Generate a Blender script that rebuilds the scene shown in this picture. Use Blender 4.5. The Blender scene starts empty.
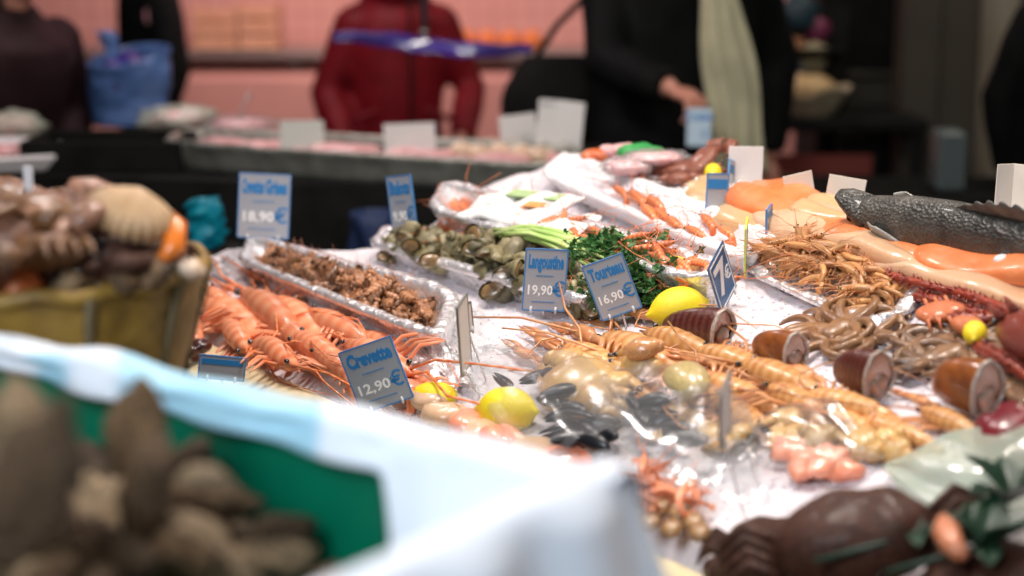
import bpy, math, random
from mathutils import Vector, Matrix, noise
random.seed(7)
R=math.radians
sc=bpy.context.scene
COL=sc.collection
# ------------------------------------------------------------------ camera, light, exposure
F=1700.0; PITCH=R(12); CAMZ=1.55
cam=bpy.data.objects.new('camera',bpy.data.cameras.new('camera')); COL.objects.link(cam)
cam.location=(0,0,CAMZ); cam.rotation_euler=(math.pi/2-PITCH,0,0)
cam.data.sensor_width=36; cam.data.lens=F*36/1024; cam.data.clip_start=.05; cam.data.clip_end=60
cam.data.dof.use_dof=True; cam.data.dof.focus_distance=2.5; cam.data.dof.aperture_fstop=1.9
sc.camera=cam
sc.view_settings.view_transform='Standard'; sc.view_settings.look='None'
sc.view_settings.gamma=1; sc.view_settings.use_curve_mapping=False
sc.view_settings.exposure=0.0
w=bpy.data.worlds.new('world'); sc.world=w; w.use_nodes=True
w.node_tree.nodes['Background'].inputs[0].default_value=(.75,.7,.78,1)
w.node_tree.nodes['Background'].inputs[1].default_value=.10
def area(name,loc,target,size,power,col,sy=None):
    l=bpy.data.lights.new(name,'AREA'); l.energy=power; l.color=col
    l.shape='RECTANGLE'; l.size=size; l.size_y=sy or size
    o=bpy.data.objects.new(name,l); COL.objects.link(o); o.location=loc
    o.rotation_euler=(Vector(target)-Vector(loc)).to_track_quat('-Z','Y').to_euler()
    return o
area('stall_lamp',(.1,2.1,2.75),(.15,2.4,.9),.4,33,(1,.90,.82))
area('stall_lamp',(1.0,2.6,2.7),(.6,2.4,.9),.3,20,(1,.88,.78))
area('stall_lamp',(-.6,2.9,2.6),(-.2,2.8,.9),.3,14,(1,.90,.86))
area('crate_fill',(-.8,-.1,2.3),(-.2,1.35,1.1),.9,9,(.84,.92,1)).data.spread=R(80)  # added cool fill, brightens the near faces of crate and paper; no lamp there
area('counter_lamp',(-.8,4.9,2.7),(-.6,5.0,.95),5e-1,8,(1,.85,.85))
area('butcher_lamp',(-.6,7.2,2.6),(-.6,8.6,1.1),1.6,60,(1,.66,.60))
area('aisle_lamp',(1.6,5.4,2.9),(1.1,6.0,1.0),.5,14,(1,.85,.7))
area('coat_lamp',(-.9,4.7,2.5),(-.6,6.0,1.2),.5,11,(1,.75,.75))
# ------------------------------------------------------------------ pixel -> place on the stall
fw=Vector((0,math.cos(PITCH),-math.sin(PITCH))); up=Vector((0,math.sin(PITCH),math.cos(PITCH)))
CP=Vector((0,0,CAMZ))
def ray(px,py): return Vector((1,0,0))*((px-512)/F)+fw+up*((288-py)/F)
NX,NY,CC,K,Z0=.825,.565,1.183,.30,.86
def surf(x,y): return Z0+K*(NX*x+NY*y-CC)
def P(px,py,lift=0.0):
    d=ray(px,py); t=(Z0+lift-K*CC-CAMZ)/(d.z-K*(NX*d.x+NY*d.y)); return CP+d*t
def PY(px,py,Y):
    d=ray(px,py); return CP+d*(Y/d.y)
def PZ(px,py,z):
    d=ray(px,py); return CP+d*((z-CAMZ)/d.z)
NRM=Vector((-K*NX,-K*NY,1)).normalized()
O2=Vector((-.525,2.86,0)); EU=Vector((.565,-.825,0)); EV=Vector((.825,.565,0))
def UV(u,v,lift=0):
    p=O2+EU*u+EV*v; return Vector((p.x,p.y,surf(p.x,p.y)+lift))
def nz(v,s=1.0,o=0): return noise.noise(Vector(v)*s+Vector((o,o*1.7,o*.3)))
# ------------------------------------------------------------------ mesh builder
class MB:
    def __init__(s): s.v=[]; s.f=[]; s.m=[]
    def add(s,vs,fs,mi=0):
        b=len(s.v); s.v+= [Vector(v) for v in vs]; s.f+=[tuple(i+b for i in f) for f in fs]; s.m+=[mi]*len(fs)
    def tube(s,pts,rad,seg=8,mi=0,flat=1.0,ref=None):
        pts=[Vector(p) for p in pts]; n=len(pts)
        if not hasattr(rad,'__len__'): rad=[rad]*n
        rad=[r if r>1e-5 else 1e-5 for r in rad]
        t=(pts[1]-pts[0]).normalized(); a=Vector(ref) if ref else (Vector((0,0,1)) if abs(t.z)<.9 else Vector((1,0,0)))
        nn=(a-t*a.dot(t)).normalized(); vs=[]
        for i in range(n):
            t2=(pts[min(i+1,n-1)]-pts[max(i-1,0)])
            if t2.length<1e-9: t2=t
            t2=t2.normalized(); nn=(nn-t2*nn.dot(t2)).normalized(); bb=t2.cross(nn)
            for k in range(seg):
                q=2*math.pi*k/seg; vs.append(pts[i]+nn*(math.cos(q)*rad[i]*flat)+bb*(math.sin(q)*rad[i]))
        fs=[]
        for i in range(n-1):
            for k in range(seg):
                a=i*seg+k; b=i*seg+(k+1)%seg; fs.append((a,b,b+seg,a+seg))
        fs.append(tuple(range(seg))[::-1]); fs.append(tuple((n-1)*seg+k for k in range(seg)))
        s.add(vs,fs,mi); return s
    def ell(s,c,r,rot=None,seg=14,rings=9,mi=0):
        c=Vector(c); rot=rot or Matrix.Identity(3); vs=[]; fs=[]
        if not hasattr(r,'__len__'): r=(r,r,r)
        for i in range(1,rings):
            th=math.pi*i/rings
            for k in range(seg):
                q=2*math.pi*k/seg
                vs.append(c+rot@Vector((r[0]*math.sin(th)*math.cos(q),r[1]*math.sin(th)*math.sin(q),r[2]*math.cos(th))))
        n=len(vs); vs.append(c+rot@Vector((0,0,r[2]))); vs.append(c+rot@Vector((0,0,-r[2])))
        for i in range(rings-2):
            for k in range(seg):
                a=i*seg+k; b=i*seg+(k+1)%seg; fs.append((a,a+seg,b+seg,b))
        for k in range(seg):
            fs.append((n,k,(k+1)%seg)); fs.append((n+1,(rings-2)*seg+(k+1)%seg,(rings-2)*seg+k))
        s.add(vs,fs,mi); return s
    def box(s,c,d,rot=None,mi=0,bev=0.0):
        c=Vector(c); rot=rot or Matrix.Identity(3); x,y,z=[q/2 for q in d]
        if bev<=0:
            vs=[c+rot@Vector((i*x,j*y,k*z)) for i in(-1,1) for j in(-1,1) for k in(-1,1)]
            s.add(vs,[(0,1,3,2),(4,6,7,5),(0,4,5,1),(2,3,7,6),(0,2,6,4),(1,5,7,3)],mi)
        else:
            e=bev; L=[]
            for zz,ins in((-z,e),(-z+e,0),(z-e,0),(z,e)):
                a,b=x-ins,y-ins
                L.append([(a-e,b),(a,b-e),(a,-b+e),(a-e,-b),(-a+e,-b),(-a,-b+e),(-a,b-e),(-a+e,b)])
            vs=[c+rot@Vector((p[0],p[1],zz)) for ring,zz in zip(L,(-z,-z+e,z-e,z)) for p in ring]
            fs=[]
            for i in range(3):
                for k in range(8): fs.append((i*8+k,(i+1)*8+k,(i+1)*8+(k+1)%8,i*8+(k+1)%8))
            fs.append(tuple(range(8))); fs.append(tuple(24+k for k in range(8))[::-1])
            s.add(vs,fs,mi)
        return s
    def grid(s,fn,nu,nv,closeu=False,mi=0):
        vs=[fn(i/nu if closeu else i/(nu-1),j/(nv-1)) for j in range(nv) for i in range(nu)]
        fs=[]
        for j in range(nv-1):
            for i in range(nu if closeu else nu-1):
                a=j*nu+i; b=j*nu+(i+1)%nu; fs.append((a,b,b+nu,a+nu))
        s.add(vs,fs,mi); return s
    def prism(s,poly,z0,z1,mi=0):
        n=len(poly); a=[]; b=[]
        for p in poly:
            a.append(Vector((p[0],p[1],z0(p) if callable(z0) else z0))); b.append(Vector((p[0],p[1],z1(p) if callable(z1) else z1)))
        s.add(a+b,[tuple(range(n))[::-1],tuple(range(n,2*n))]+[(i,(i+1)%n,n+(i+1)%n,n+i) for i in range(n)],mi); return s
    def warp(s,fn): s.v=[fn(v) for v in s.v]; return s
    def build(s,name,mat,parent=None,smooth=True,voxel=None,sm=0,sub=0,solid=0):
        me=bpy.data.meshes.new(name); me.from_pydata([tuple(v) for v in s.v],[],s.f)
        mats=mat if isinstance(mat,(list,tuple)) else [mat]
        for m in mats: me.materials.append(m)
        if len(mats)>1: me.polygons.foreach_set('material_index',s.m)
        if smooth: me.polygons.foreach_set('use_smooth',[True]*len(me.polygons))
        me.update()
        o=bpy.data.objects.new(name,me); COL.objects.link(o)
        if parent: o.parent=parent
        if solid: m=o.modifiers.new('so','SOLIDIFY'); m.thickness=solid; m.offset=0
        if voxel: m=o.modifiers.new('r','REMESH'); m.mode='VOXEL'; m.voxel_size=voxel; m.use_smooth_shade=True
        if sm: m=o.modifiers.new('s','SMOOTH'); m.iterations=sm; m.factor=.5
        if sub: m=o.modifiers.new('u','SUBSURF'); m.levels=sub; m.render_levels=sub
        return o
def empty(name,loc=(0,0,0),rz=0):
    o=bpy.data.objects.new(name,None); COL.objects.link(o); o.location=loc; o.rotation_euler=(0,0,rz); o.empty_display_size=.05; return o
def tag(o,label=None,cat=None,group=None,kind=None):
    if label: o['label']=label
    if cat: o['category']=cat
    if group: o['group']=group
    if kind: o['kind']=kind
    return o
KIDS={}
def copytree(o,parent=None):
    c=o.copy(); COL.objects.link(c); c.parent=parent
    if parent: c.matrix_parent_inverse=o.matrix_parent_inverse
    for ch in list(o.children): copytree(ch,c)
    return c
def frame(pos,xdir,zdir=NRM,roll=0,scale=1.0,pitch=0):
    z=Vector(zdir).normalized(); x=(Vector(xdir)-z*Vector(xdir).dot(z)).normalized(); y=z.cross(x)
    m=Matrix((x,y,z)).transposed().to_4x4()
    m=m@Matrix.Rotation(pitch,4,'Y')@Matrix.Rotation(roll,4,'X')
    if hasattr(scale,'__len__'): S=Matrix.Diagonal((*scale,1))
    else: S=Matrix.Scale(scale,4)
    return Matrix.Translation(pos)@m@S
def put(o,a,b,lift=0.0,roll=0,unit=1.0,ky=1.0,kz=1.0,pitch=0):
    """a: pixel of the head (+x) end, b: pixel of the tail end; both on the stall surface + lift"""
    A=P(a[0],a[1],lift); B=P(b[0],b[1],lift); s=(A-B).length/unit
    o.matrix_world=frame((A+B)/2,A-B,NRM,roll,(s,s*ky,s*kz),pitch); return o
def spin(o,px,py,lift,ang,scale=1.0,roll=0,pitch=0):
    d=Vector((math.cos(ang),math.sin(ang),0)); o.matrix_world=frame(P(px,py,lift),d,NRM,roll,scale,pitch); return o
# ------------------------------------------------------------------ materials
def M(name,c1,c2=None,scale=8,rough=.5,metal=0,bump=0,bscale=60,sss=0,coat=0,contrast=.5,rnd=0,band=None,c3=None,detail=4,spec=.5,vor=0,alpha=1,sheen=0):
    m=bpy.data.materials.new(name); m.use_nodes=True; nt=m.node_tree; N=nt.nodes; L=nt.links; b=N['Principled BSDF']
    b.inputs['Roughness'].default_value=rough; b.inputs['Metallic'].default_value=metal
    b.inputs['Specular IOR Level'].default_value=spec
    b.inputs['Coat Weight'].default_value=coat; b.inputs['Coat Roughness'].default_value=.08
    if sss: b.inputs['Subsurface Weight'].default_value=sss; b.inputs['Subsurface Radius'].default_value=(.012,.006,.004); b.inputs['Subsurface Scale'].default_value=1
    if sheen: b.inputs['Sheen Weight'].default_value=sheen
    if alpha<1: b.inputs['Alpha'].default_value=alpha
    tc=N.new('ShaderNodeTexCoord'); co=tc.outputs['Object']
    c1=(*c1,1)
    col=None
    if c2 is not None:
        n=N.new('ShaderNodeTexNoise'); n.inputs['Scale'].default_value=scale; n.inputs['Detail'].default_value=detail; L.new(co,n.inputs['Vector'])
        r=N.new('ShaderNodeValToRGB'); r.color_ramp.elements[0].position=.5-contrast/2*.6; r.color_ramp.elements[1].position=.5+contrast/2*.6
        r.color_ramp.elements[0].color=c1; r.color_ramp.elements[1].color=(*c2,1)
        L.new(n.outputs['Fac'],r.inputs['Fac']); col=r.outputs['Color']
    if band:
        wv=N.new('ShaderNodeTexWave'); wv.bands_direction='X'; wv.inputs['Scale'].default_value=band; wv.inputs['Distortion'].default_value=1.5; wv.inputs['Detail'].default_value=1
        L.new(co,wv.inputs['Vector']); mx=N.new('ShaderNodeMix'); mx.data_type='RGBA'; L.new(wv.outputs['Fac'],mx.inputs[0])
        if col: L.new(col,mx.inputs[6])
        else: mx.inputs[6].default_value=c1
        mx.inputs[7].default_value=(*c3,1); col=mx.outputs[2]
    if rnd:
        oi=N.new('ShaderNodeObjectInfo'); h=N.new('ShaderNodeHueSaturation'); ma=N.new('ShaderNodeMapRange')
        ma.inputs[3].default_value=1-rnd; ma.inputs[4].default_value=1+rnd; L.new(oi.outputs['Random'],ma.inputs[0]); L.new(ma.outputs[0],h.inputs['Value'])
        if col: L.new(col,h.inputs['Color'])
        else: h.inputs['Color'].default_value=c1
        col=h.outputs['Color']
    if col: L.new(col,b.inputs['Base Color'])
    else: b.inputs['Base Color'].default_value=c1
    if bump:
        if vor:
            n=N.new('ShaderNodeTexVoronoi'); n.inputs['Scale'].default_value=bscale; out=n.outputs['Distance']
        else:
            n=N.new('ShaderNodeTexNoise'); n.inputs['Scale'].default_value=bscale; n.inputs['Detail'].default_value=5; out=n.outputs['Fac']
        L.new(co,n.inputs['Vector']); bp=N.new('ShaderNodeBump'); bp.inputs['Strength'].default_value=bump; bp.inputs['Distance'].default_value=.008 if name=='foil' else .004
        L.new(out,bp.inputs['Height']); L.new(bp.outputs['Normal'],b.inputs['Normal'])
    return m
def clearplastic(name,tint=(.9,.92,.93),haze=.06,gloss=.10,bs=14):
    m=bpy.data.materials.new(name); m.use_nodes=True; nt=m.node_tree; N=nt.nodes; L=nt.links; N.remove(N['Principled BSDF'])
    out=N['Material Output']; t=N.new('ShaderNodeBsdfTransparent'); t.inputs[0].default_value=(.96,.97,.97,1)
    g=N.new('ShaderNodeBsdfGlossy'); g.inputs['Roughness'].default_value=.2; d=N.new('ShaderNodeBsdfDiffuse'); d.inputs[0].default_value=(*tint,1)
    tc=N.new('ShaderNodeTexCoord'); n=N.new('ShaderNodeTexNoise'); n.inputs['Scale'].default_value=bs; n.inputs['Detail'].default_value=3
    L.new(tc.outputs['Object'],n.inputs['Vector']); bp=N.new('ShaderNodeBump'); bp.inputs['Strength'].default_value=.5; bp.inputs['Distance'].default_value=.008
    L.new(n.outputs['Fac'],bp.inputs['Height']); L.new(bp.outputs[0],g.inputs['Normal'])
    a=N.new('ShaderNodeMixShader'); a.inputs[0].default_value=haze; L.new(t.outputs[0],a.inputs[1]); L.new(d.outputs[0],a.inputs[2])
    lw=N.new('ShaderNodeLayerWeight'); lw.inputs[0].default_value=.35; mr=N.new('ShaderNodeMapRange'); mr.inputs[3].default_value=gloss*.25; mr.inputs[4].default_value=min(1,gloss*1.6)
    L.new(lw.outputs['Fresnel'],mr.inputs[0]); b=N.new('ShaderNodeMixShader'); L.new(mr.outputs[0],b.inputs[0]); L.new(a.outputs[0],b.inputs[1]); L.new(g.outputs[0],b.inputs[2])
    L.new(b.outputs[0],out.inputs[0]); return m
m_foil=M('foil',(.95,.93,.94),(.88,.86,.87),scale=30,rough=.22,metal=.68,bump=1.0,bscale=60)
m_foil2=M('foil_smooth',(.40,.41,.36),(.26,.27,.23),scale=20,rough=.4,metal=.5,bump=.5,bscale=30)
m_ice=M('ice',(.82,.755,.785),(.72,.665,.70),scale=40,rough=.55,bump=.6,bscale=170,sss=.2,contrast=.8,spec=.3)
m_paper=M('white_paper',(.74,.73,.72),(.70,.69,.68),scale=10,rough=.7)
m_white=M('white_plastic',(.85,.84,.84),(.80,.78,.80),scale=10,rough=.35,bump=.1)
m_dark=M('black_cloth',(.006,.0065,.006),(.011,.011,.010),scale=12,rough=.8,spec=.12)
m_steel=M('dull_steel',(.35,.35,.34),rough=.4,metal=.8)
m_wood=M('cream_board',(.80,.68,.42),(.72,.58,.34),scale=9,rough=.55,bump=.1)
m_gshr=M('brown_shrimp',(.28,.11,.04),(.08,.03,.015),scale=90,rough=.4,coat=.15,rnd=.6,contrast=.8,band=40,c3=(.36,.17,.08))
m_gant=M('shrimp_feeler',(.5,.2,.1),rough=.4)
m_whelk=M('whelk_shell',(.27,.23,.11),(.05,.04,.015),scale=45,rough=.45,bump=.7,bscale=90,rnd=.35,coat=.15,contrast=.9)
m_whelk2=M('whelk_pale',(.45,.38,.22),(.14,.12,.06),scale=40,rough=.5,bump=.7,bscale=90,rnd=.3,coat=.15,contrast=.9)
m_whflesh=M('whelk_flesh',(.30,.18,.07),(.10,.06,.03),scale=60,rough=.3,coat=.6)
m_lang=M('langoustine_shell',(.66,.33,.10),(.46,.15,.035),scale=7,rough=.33,coat=.25,band=4.0,c3=(.68,.37,.15),rnd=.2,bump=.2,bscale=25,contrast=1.0)
m_lang2=M('langoustine_claw',(.72,.40,.18),(.48,.12,.03),scale=7,rough=.33,coat=.25,rnd=.25,bump=.2,bscale=30,contrast=1.0)
m_pale=M('langoustine_pale',(.58,.32,.12),(.40,.15,.05),scale=6,rough=.35,coat=.2,rnd=.3,contrast=1.0)
m_eye=M('black_eye',(.01,.01,.012),rough=.12,coat=1)
m_pink=M('pink_prawn',(.78,.28,.14),(.62,.12,.03),scale=4,rough=.35,coat=.25,sss=.05,band=3.6,c3=(.78,.33,.18),rnd=.25,contrast=.9)
m_orange=M('orange_prawn',(.72,.17,.04),(.60,.10,.02),scale=5,rough=.35,coat=.25,band=4,c3=(.76,.28,.12),rnd=.25)
m_claw=M('crab_claw_shell',(.70,.48,.20),(.46,.22,.06),scale=5,rough=.35,coat=.25,rnd=.25,bump=.1,bscale=20,contrast=1.0)
m_brclaw=M('brown_claw_shell',(.42,.14,.05),(.62,.34,.14),scale=26,rough=.3,coat=.6)
m_crab=M('brown_crab_shell',(.085,.032,.018),(.035,.013,.009),scale=25,rough=.55,coat=.05,bump=.5,bscale=60,spec=.25)
m_crabback=M('cooked_crab_shell',(.30,.10,.055),(.18,.055,.035),scale=20,rough=.4,coat=.4,bump=.3,bscale=60)
m_crabor=M('orange_crab_shell',(.66,.20,.07),(.52,.13,.05),scale=22,rough=.35,coat=.5,bump=.4,bscale=80)
m_lob=M('red_lobster_shell',(.36,.05,.02),(.16,.02,.012),scale=60,rough=.35,coat=.4,bump=.8,bscale=130,contrast=.8)
m_octo=M('squid_skin',(.36,.19,.085),(.15,.065,.03),scale=26,rough=.35,coat=.2,bump=.15,bscale=90,rnd=.15,contrast=.9)
m_octo2=M('grey_squid_skin',(.34,.19,.10),(.07,.035,.022),scale=24,rough=.35,coat=.2,bump=.15,bscale=90,rnd=.15,contrast=.9)
m_clam=M('glossy_brown_clam',(.075,.014,.010),(.03,.006,.006),scale=30,rough=.3,coat=.4,bump=.3,bscale=20,band=3,c3=(.12,.03,.018))
m_clam2=M('amber_clam',(.36,.11,.025),(.06,.014,.010),scale=3,rough=.25,coat=.5,contrast=.9)
m_clamin=M('clam_lip',(.72,.52,.42),(.55,.32,.26),scale=30,rough=.3,coat=.6)
m_lemon=M('lemon_peel',(.90,.72,.02),(.86,.66,.02),scale=20,rough=.38,bump=.25,bscale=220,sss=.08)
m_green=M('parsley_leaf',(.025,.10,.02),(.05,.17,.035),scale=50,rough=.5,rnd=.2)
m_stalk=M('green_stalk',(.30,.50,.10),(.55,.66,.28),scale=12,rough=.4,rnd=.25)
m_leaf=M('dark_green_leaf',(.006,.028,.012),(.01,.045,.02),scale=14,rough=.45,coat=.1)
m_fillet=M('pale_fish_flesh',(.72,.50,.33),(.58,.33,.18),scale=10,rough=.3,coat=.5,sss=.08,bump=.4,bscale=40,contrast=.9)
m_fillet2=M('beige_fish_flesh',(.64,.45,.24),(.52,.31,.14),scale=10,rough=.3,coat=.5,sss=.08,bump=.4,bscale=40,contrast=.9)
m_salmon=M('salmon_flesh',(.74,.17,.04),(.80,.28,.11),scale=26,rough=.4,coat=.3,sss=.05,bump=.5,bscale=60,contrast=.8)
m_salmonp=M('pink_salmon_flesh',(.88,.38,.25),(.82,.26,.14),scale=30,rough=.35,coat=.5,sss=.2)
m_tuna=M('dark_red_flesh',(.20,.012,.02),(.10,.006,.012),scale=30,rough=.3,coat=.5,bump=.4)
m_fish=M('fish_skin',(.02,.02,.018),(.12,.115,.10),scale=14,rough=.38,coat=.25,bump=.7,bscale=110,vor=1,contrast=.8)
m_fishbelly=M('fish_belly',(.40,.39,.36),(.18,.17,.15),scale=16,rough=.3,coat=.5)
m_fin=M('fish_fin',(.06,.06,.055),(.14,.13,.11),scale=30,rough=.4)
m_clear=clearplastic('clear_bag_plastic')
m_clearg=clearplastic('greenish_bag_plastic',(.62,.72,.58),.42,.14)
m_clearb=clearplastic('wrap_film',(.9,.9,.92),.10,.22,40)
m_acr=M('grey_acrylic',(.31,.34,.39),(.37,.38,.41),scale=6,rough=.3,coat=.3)
m_edge=M('blue_acrylic_edge',(.07,.22,.48),rough=.3)
m_ink=M('blue_lettering',(.02,.19,.47),rough=.5)
m_wht=M('white_lettering',(.88,.88,.88),rough=.5)
m_blue=M('blue_card',(.02,.12,.30),rough=.35,coat=.3)
m_spike=M('clear_stake',(.70,.70,.72),rough=.3)
m_mussel=M('black_mussel',(.004,.005,.008),(.010,.010,.015),scale=30,rough=.4,coat=.25)
m_oyster=M('rough_oyster_shell',(.22,.12,.05),(.015,.012,.008),scale=22,rough=.75,bump=1.0,bscale=40,contrast=.7,rnd=.4)
m_oyster2=M('pale_oyster_shell',(.42,.28,.15),(.05,.035,.02),scale=18,rough=.75,bump=1.0,bscale=40,contrast=.8,rnd=.3)
m_crate=M('green_crate_plastic',(.0,.17,.09),(.0,.13,.07),scale=5,rough=.35)
m_basket=M('olive_basket',(.30,.18,.03),(.16,.09,.012),scale=22,rough=.5,bump=.6,bscale=40)
m_floor=M('wet_floor',(.02,.02,.02),(.035,.033,.03),scale=5,rough=.4,bump=.2)
m_skin=M('skin',(.58,.28,.20),(.52,.22,.15),scale=8,rough=.5,sss=.1)
m_red=M('red_jacket_cloth',(.20,.008,.014),(.13,.005,.009),scale=9,rough=.55,bump=.6,bscale=14,spec=.2)
m_black=M('black_jacket_cloth',(.0035,.004,.004),(.007,.008,.008),scale=9,rough=.7,bump=.4,bscale=14,spec=.1)
m_maroon=M('dark_plum_cloth',(.020,.010,.011),(.035,.018,.022),scale=6,rough=.6,bump=.4,bscale=14,spec=.1)
m_scarf=M('pale_green_scarf',(.56,.54,.36),(.42,.41,.27),scale=10,rough=.8,bump=.4,bscale=20)
m_jeans=M('dark_trousers',(.015,.017,.03),rough=.8,spec=.12)
m_hair=M('dark_hair',(.02,.013,.01),rough=.5)
m_hair2=M('brown_hair',(.06,.03,.018),rough=.5,bump=.5)
m_bag=M('blue_bag_plastic',(.06,.13,.32),(.10,.19,.42),scale=8,rough=.35,bump=.6,bscale=20)
m_bag2=M('dark_blue_contents',(.01,.02,.22),(.10,.02,.10),scale=14,rough=.4,contrast=.5)
m_purple=M('purple_film',(.035,.02,.22),(.06,.03,.30),scale=8,rough=.15,coat=1)
m_pinkwall=M('pink_wall',(.66,.38,.34),(.60,.26,.22),scale=2,rough=.6)
m_crate2=M('pale_wood_crate',(.66,.38,.25),(.58,.32,.20),scale=12,rough=.6)
# ------------------------------------------------------------------ setting
def struct(mb,name,mat,smooth=False):
    o=mb.build(name,mat,smooth=smooth); o['kind']='structure'; return o
struct(MB().box((0,4.5,-.05),(12,13,.1)),'floor',m_floor)
wb=MB().box((-1.2,9.05,1.6),(6.2,.1,3.2))
def tilewall():
    m=M('pink_tile',(.66,.36,.32),(.60,.31,.27),scale=2,rough=.5)
    N=m.node_tree.nodes; L=m.node_tree.links; b=N['Principled BSDF']; src=b.inputs['Base Color'].links[0].from_socket
    br=N.new('ShaderNodeTexBrick'); br.offset=0; br.inputs['Scale'].default_value=1; br.inputs['Mortar Size'].default_value=.006
    br.inputs['Brick Width'].default_value=.10; br.inputs['Row Height'].default_value=.10
    tc=N.new('ShaderNodeTexCoord'); mp=N.new('ShaderNodeMapping'); mp.inputs['Rotation'].default_value=(R(90),0,0); L.new(tc.outputs['Object'],mp.inputs[0]); L.new(mp.outputs[0],br.inputs['Vector'])
    L.new(src,br.inputs['Color1']); L.new(src,br.inputs['Color2']); br.inputs['Mortar'].default_value=(.52,.25,.22,1); L.new(br.outputs['Color'],b.inputs['Base Color']); return m
struct(wb,'wall_back',tilewall())
m_dw=M('dark_wall',(.022,.022,.018),(.03,.028,.022),scale=3,rough=.6)
m_dw2=M('grey_brown_panel',(.05,.045,.032),(.04,.036,.026),scale=4,rough=.5)
struct(MB().box((3.6,8.55,1.6),(3.4,.1,3.2)),'wall_right',m_dw)
struct(MB().box((-4.35,6.5,1.6),(.1,5.2,3.2)),'wall_left',m_dw)
# dark stall front / pillars on the right
def pbox(x0,x1,ytop,ybot,Y,th,zfloor=None):
    a=PY(x0,ytop,Y); b=PY(x1,ybot,Y); zb=b.z if zfloor is None else zfloor
    return ((a.x+b.x)/2,Y+th/2,(a.z+zb)/2),(b.x-a.x,th,a.z-zb)
pl=MB(); c,d=pbox(918,934,-250,200,6.0,.16,0); pl.box(c,d,bev=.01); c,d=pbox(936,972,-250,200,6.02,.14,0); pl.box(c,d,bev=.01)
tag(pl.build('market_pillar',m_dw2,smooth=False),'grey brown square market pillar beside the dark stall panel','pillar')
pl=MB(); c,d=pbox(990,1012,-250,200,6.5,.2,0); pl.box(c,d,bev=.02)
tag(pl.build('pale_column',M('pale_column',(.30,.28,.22),(.26,.23,.17),scale=3,rough=.6),smooth=False),'pale beige column behind the dark coated shopper at the right','column')
k=empty('market_cabinet',(PY(870,100,6.3).x,6.3,0)); tag(k,'dark market cabinet with a grey lower door and black opening above','cabinet')
c0=Vector(k.location)
def kid(mb,name,mat,par,smooth=False,**kw):
    off=Vector(par.location); mb.warp(lambda v:v-off); return mb.build(name,mat,par,smooth=smooth,**kw)
b=MB(); c,d=pbox(826,916,-120,200,6.34,.5,0); b.box(c,d); kid(b,'carcass',m_dark,k)
b=MB(); c,d=pbox(838,914,78,132,6.3,.03); b.box(c,d,bev=.005); kid(b,'door',m_dw2,k)
b=MB(); c,d=pbox(838,914,134,200,6.3,.03,.05); b.box(c,d,bev=.005); kid(b,'plinth_panel',m_dw,k)
b=MB(); c,d=pbox(828,918,72,77,6.25,.1); b.box(c,d,bev=.003); kid(b,'ledge',m_dw2,k)
# ribbed plastic box leaning by the pillar
g=MB(); c,d=pbox(940,964,132,192,5.2,.12)
g.box(c,d,bev=.01)
for i in range(5): g.box((c[0]-d[0]/2+d[0]*(i+.5)/5,c[1]-d[1]/2-.004,c[2]),(d[0]/9,.012,d[2]*.9))
st=tag(g.build('ribbed_tub',M('grey_tub',(.12,.16,.16),rough=.4),smooth=False),'grey green ribbed plastic tub standing on end before the pillar','tub')
sb=MB(); bz=c[2]-d[2]/2
sb.box((c[0]+.15,5.3,bz-.02),(1.5,.5,.04),bev=.005)
for sx in(-.55,.85):
    for sy in(-.2,.2): sb.box((c[0]+sx,5.3+sy,(bz-.04)/2),(.05,.05,bz-.04))
tag(sb.build('trestle_bench',m_dark,smooth=False),'black trestle bench in the dark behind the large fish','bench')
# back shelf with crates
sh=empty('hanging_shelf',(-.9,8.7,PY(300,48,8.7).z)); tag(sh,'grey metal hanging shelf crossing the pink tiled wall','shelf')
MB().box((0,0,-.02),(3.4,.5,.03),bev=.005).build('board',m_steel,sh,smooth=False)
for i in(-1.2,-.2,.9): MB().box((i,.1,-.14),(.03,.3,.2)).build('bracket',m_steel,sh,smooth=False)
zs=sh.location.z
for i,(x0,x1,y0,nm) in enumerate(((192,236,8,'left'),(238,276,4,'right'))):
    a=PY(x0,y0,8.55); q=PY(x1,y0,8.55); cw=q.x-a.x; ch=a.z-zs
    e=empty('wooden_crate',((a.x+q.x)/2,8.66,zs)); tag(e,f'pale wooden slatted crate on the wall shelf, {nm} one of the pair','crate')
    for s in range(3): MB().box((0,-.11,ch*(s+.5)/3),(cw,.012,ch/3.6),bev=.002).build('slat',m_crate2,e,smooth=False)
    for sx in(-1,1): MB().box((sx*(cw/2-.012),0,ch/2),(.02,.2,ch)).build('side_panel',m_crate2,e,smooth=False)
    MB().box((0,.02,ch/2-.01),(cw-.05,.18,ch-.04),bev=.01).build('packing',M('packing'+nm,(.50,.22,.12),rough=.7),e,smooth=False)
e=PY(488,44,8.6)
for i in range(5):
    b=MB(); b.ell((0,0,0),(.055,.052,.048)); b.tube([(0,0,.045),(0,0,.058)],.006,5)
    o=b.build('orange',M('orange_fruit',(.75,.22,.05),rough=.45,bump=.2) if i==0 else bpy.data.materials['orange_fruit'])
    o.location=(e.x+(i-2)*.11,8.6,zs+.047); tag(o,'orange fruit in the row on the wall shelf above the red jacket','fruit','oranges on the wall shelf')
# long display chest under the shelf
b=MB(); b.box((-1.0,8.6,.42),(3.6,.6,.84),bev=.02)
tag(b.build('display_chest',M('pink_chest',(.58,.31,.27),(.52,.27,.24),scale=4,rough=.5),smooth=False),'low pink display chest along the foot of the tiled wall','display chest')
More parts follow.
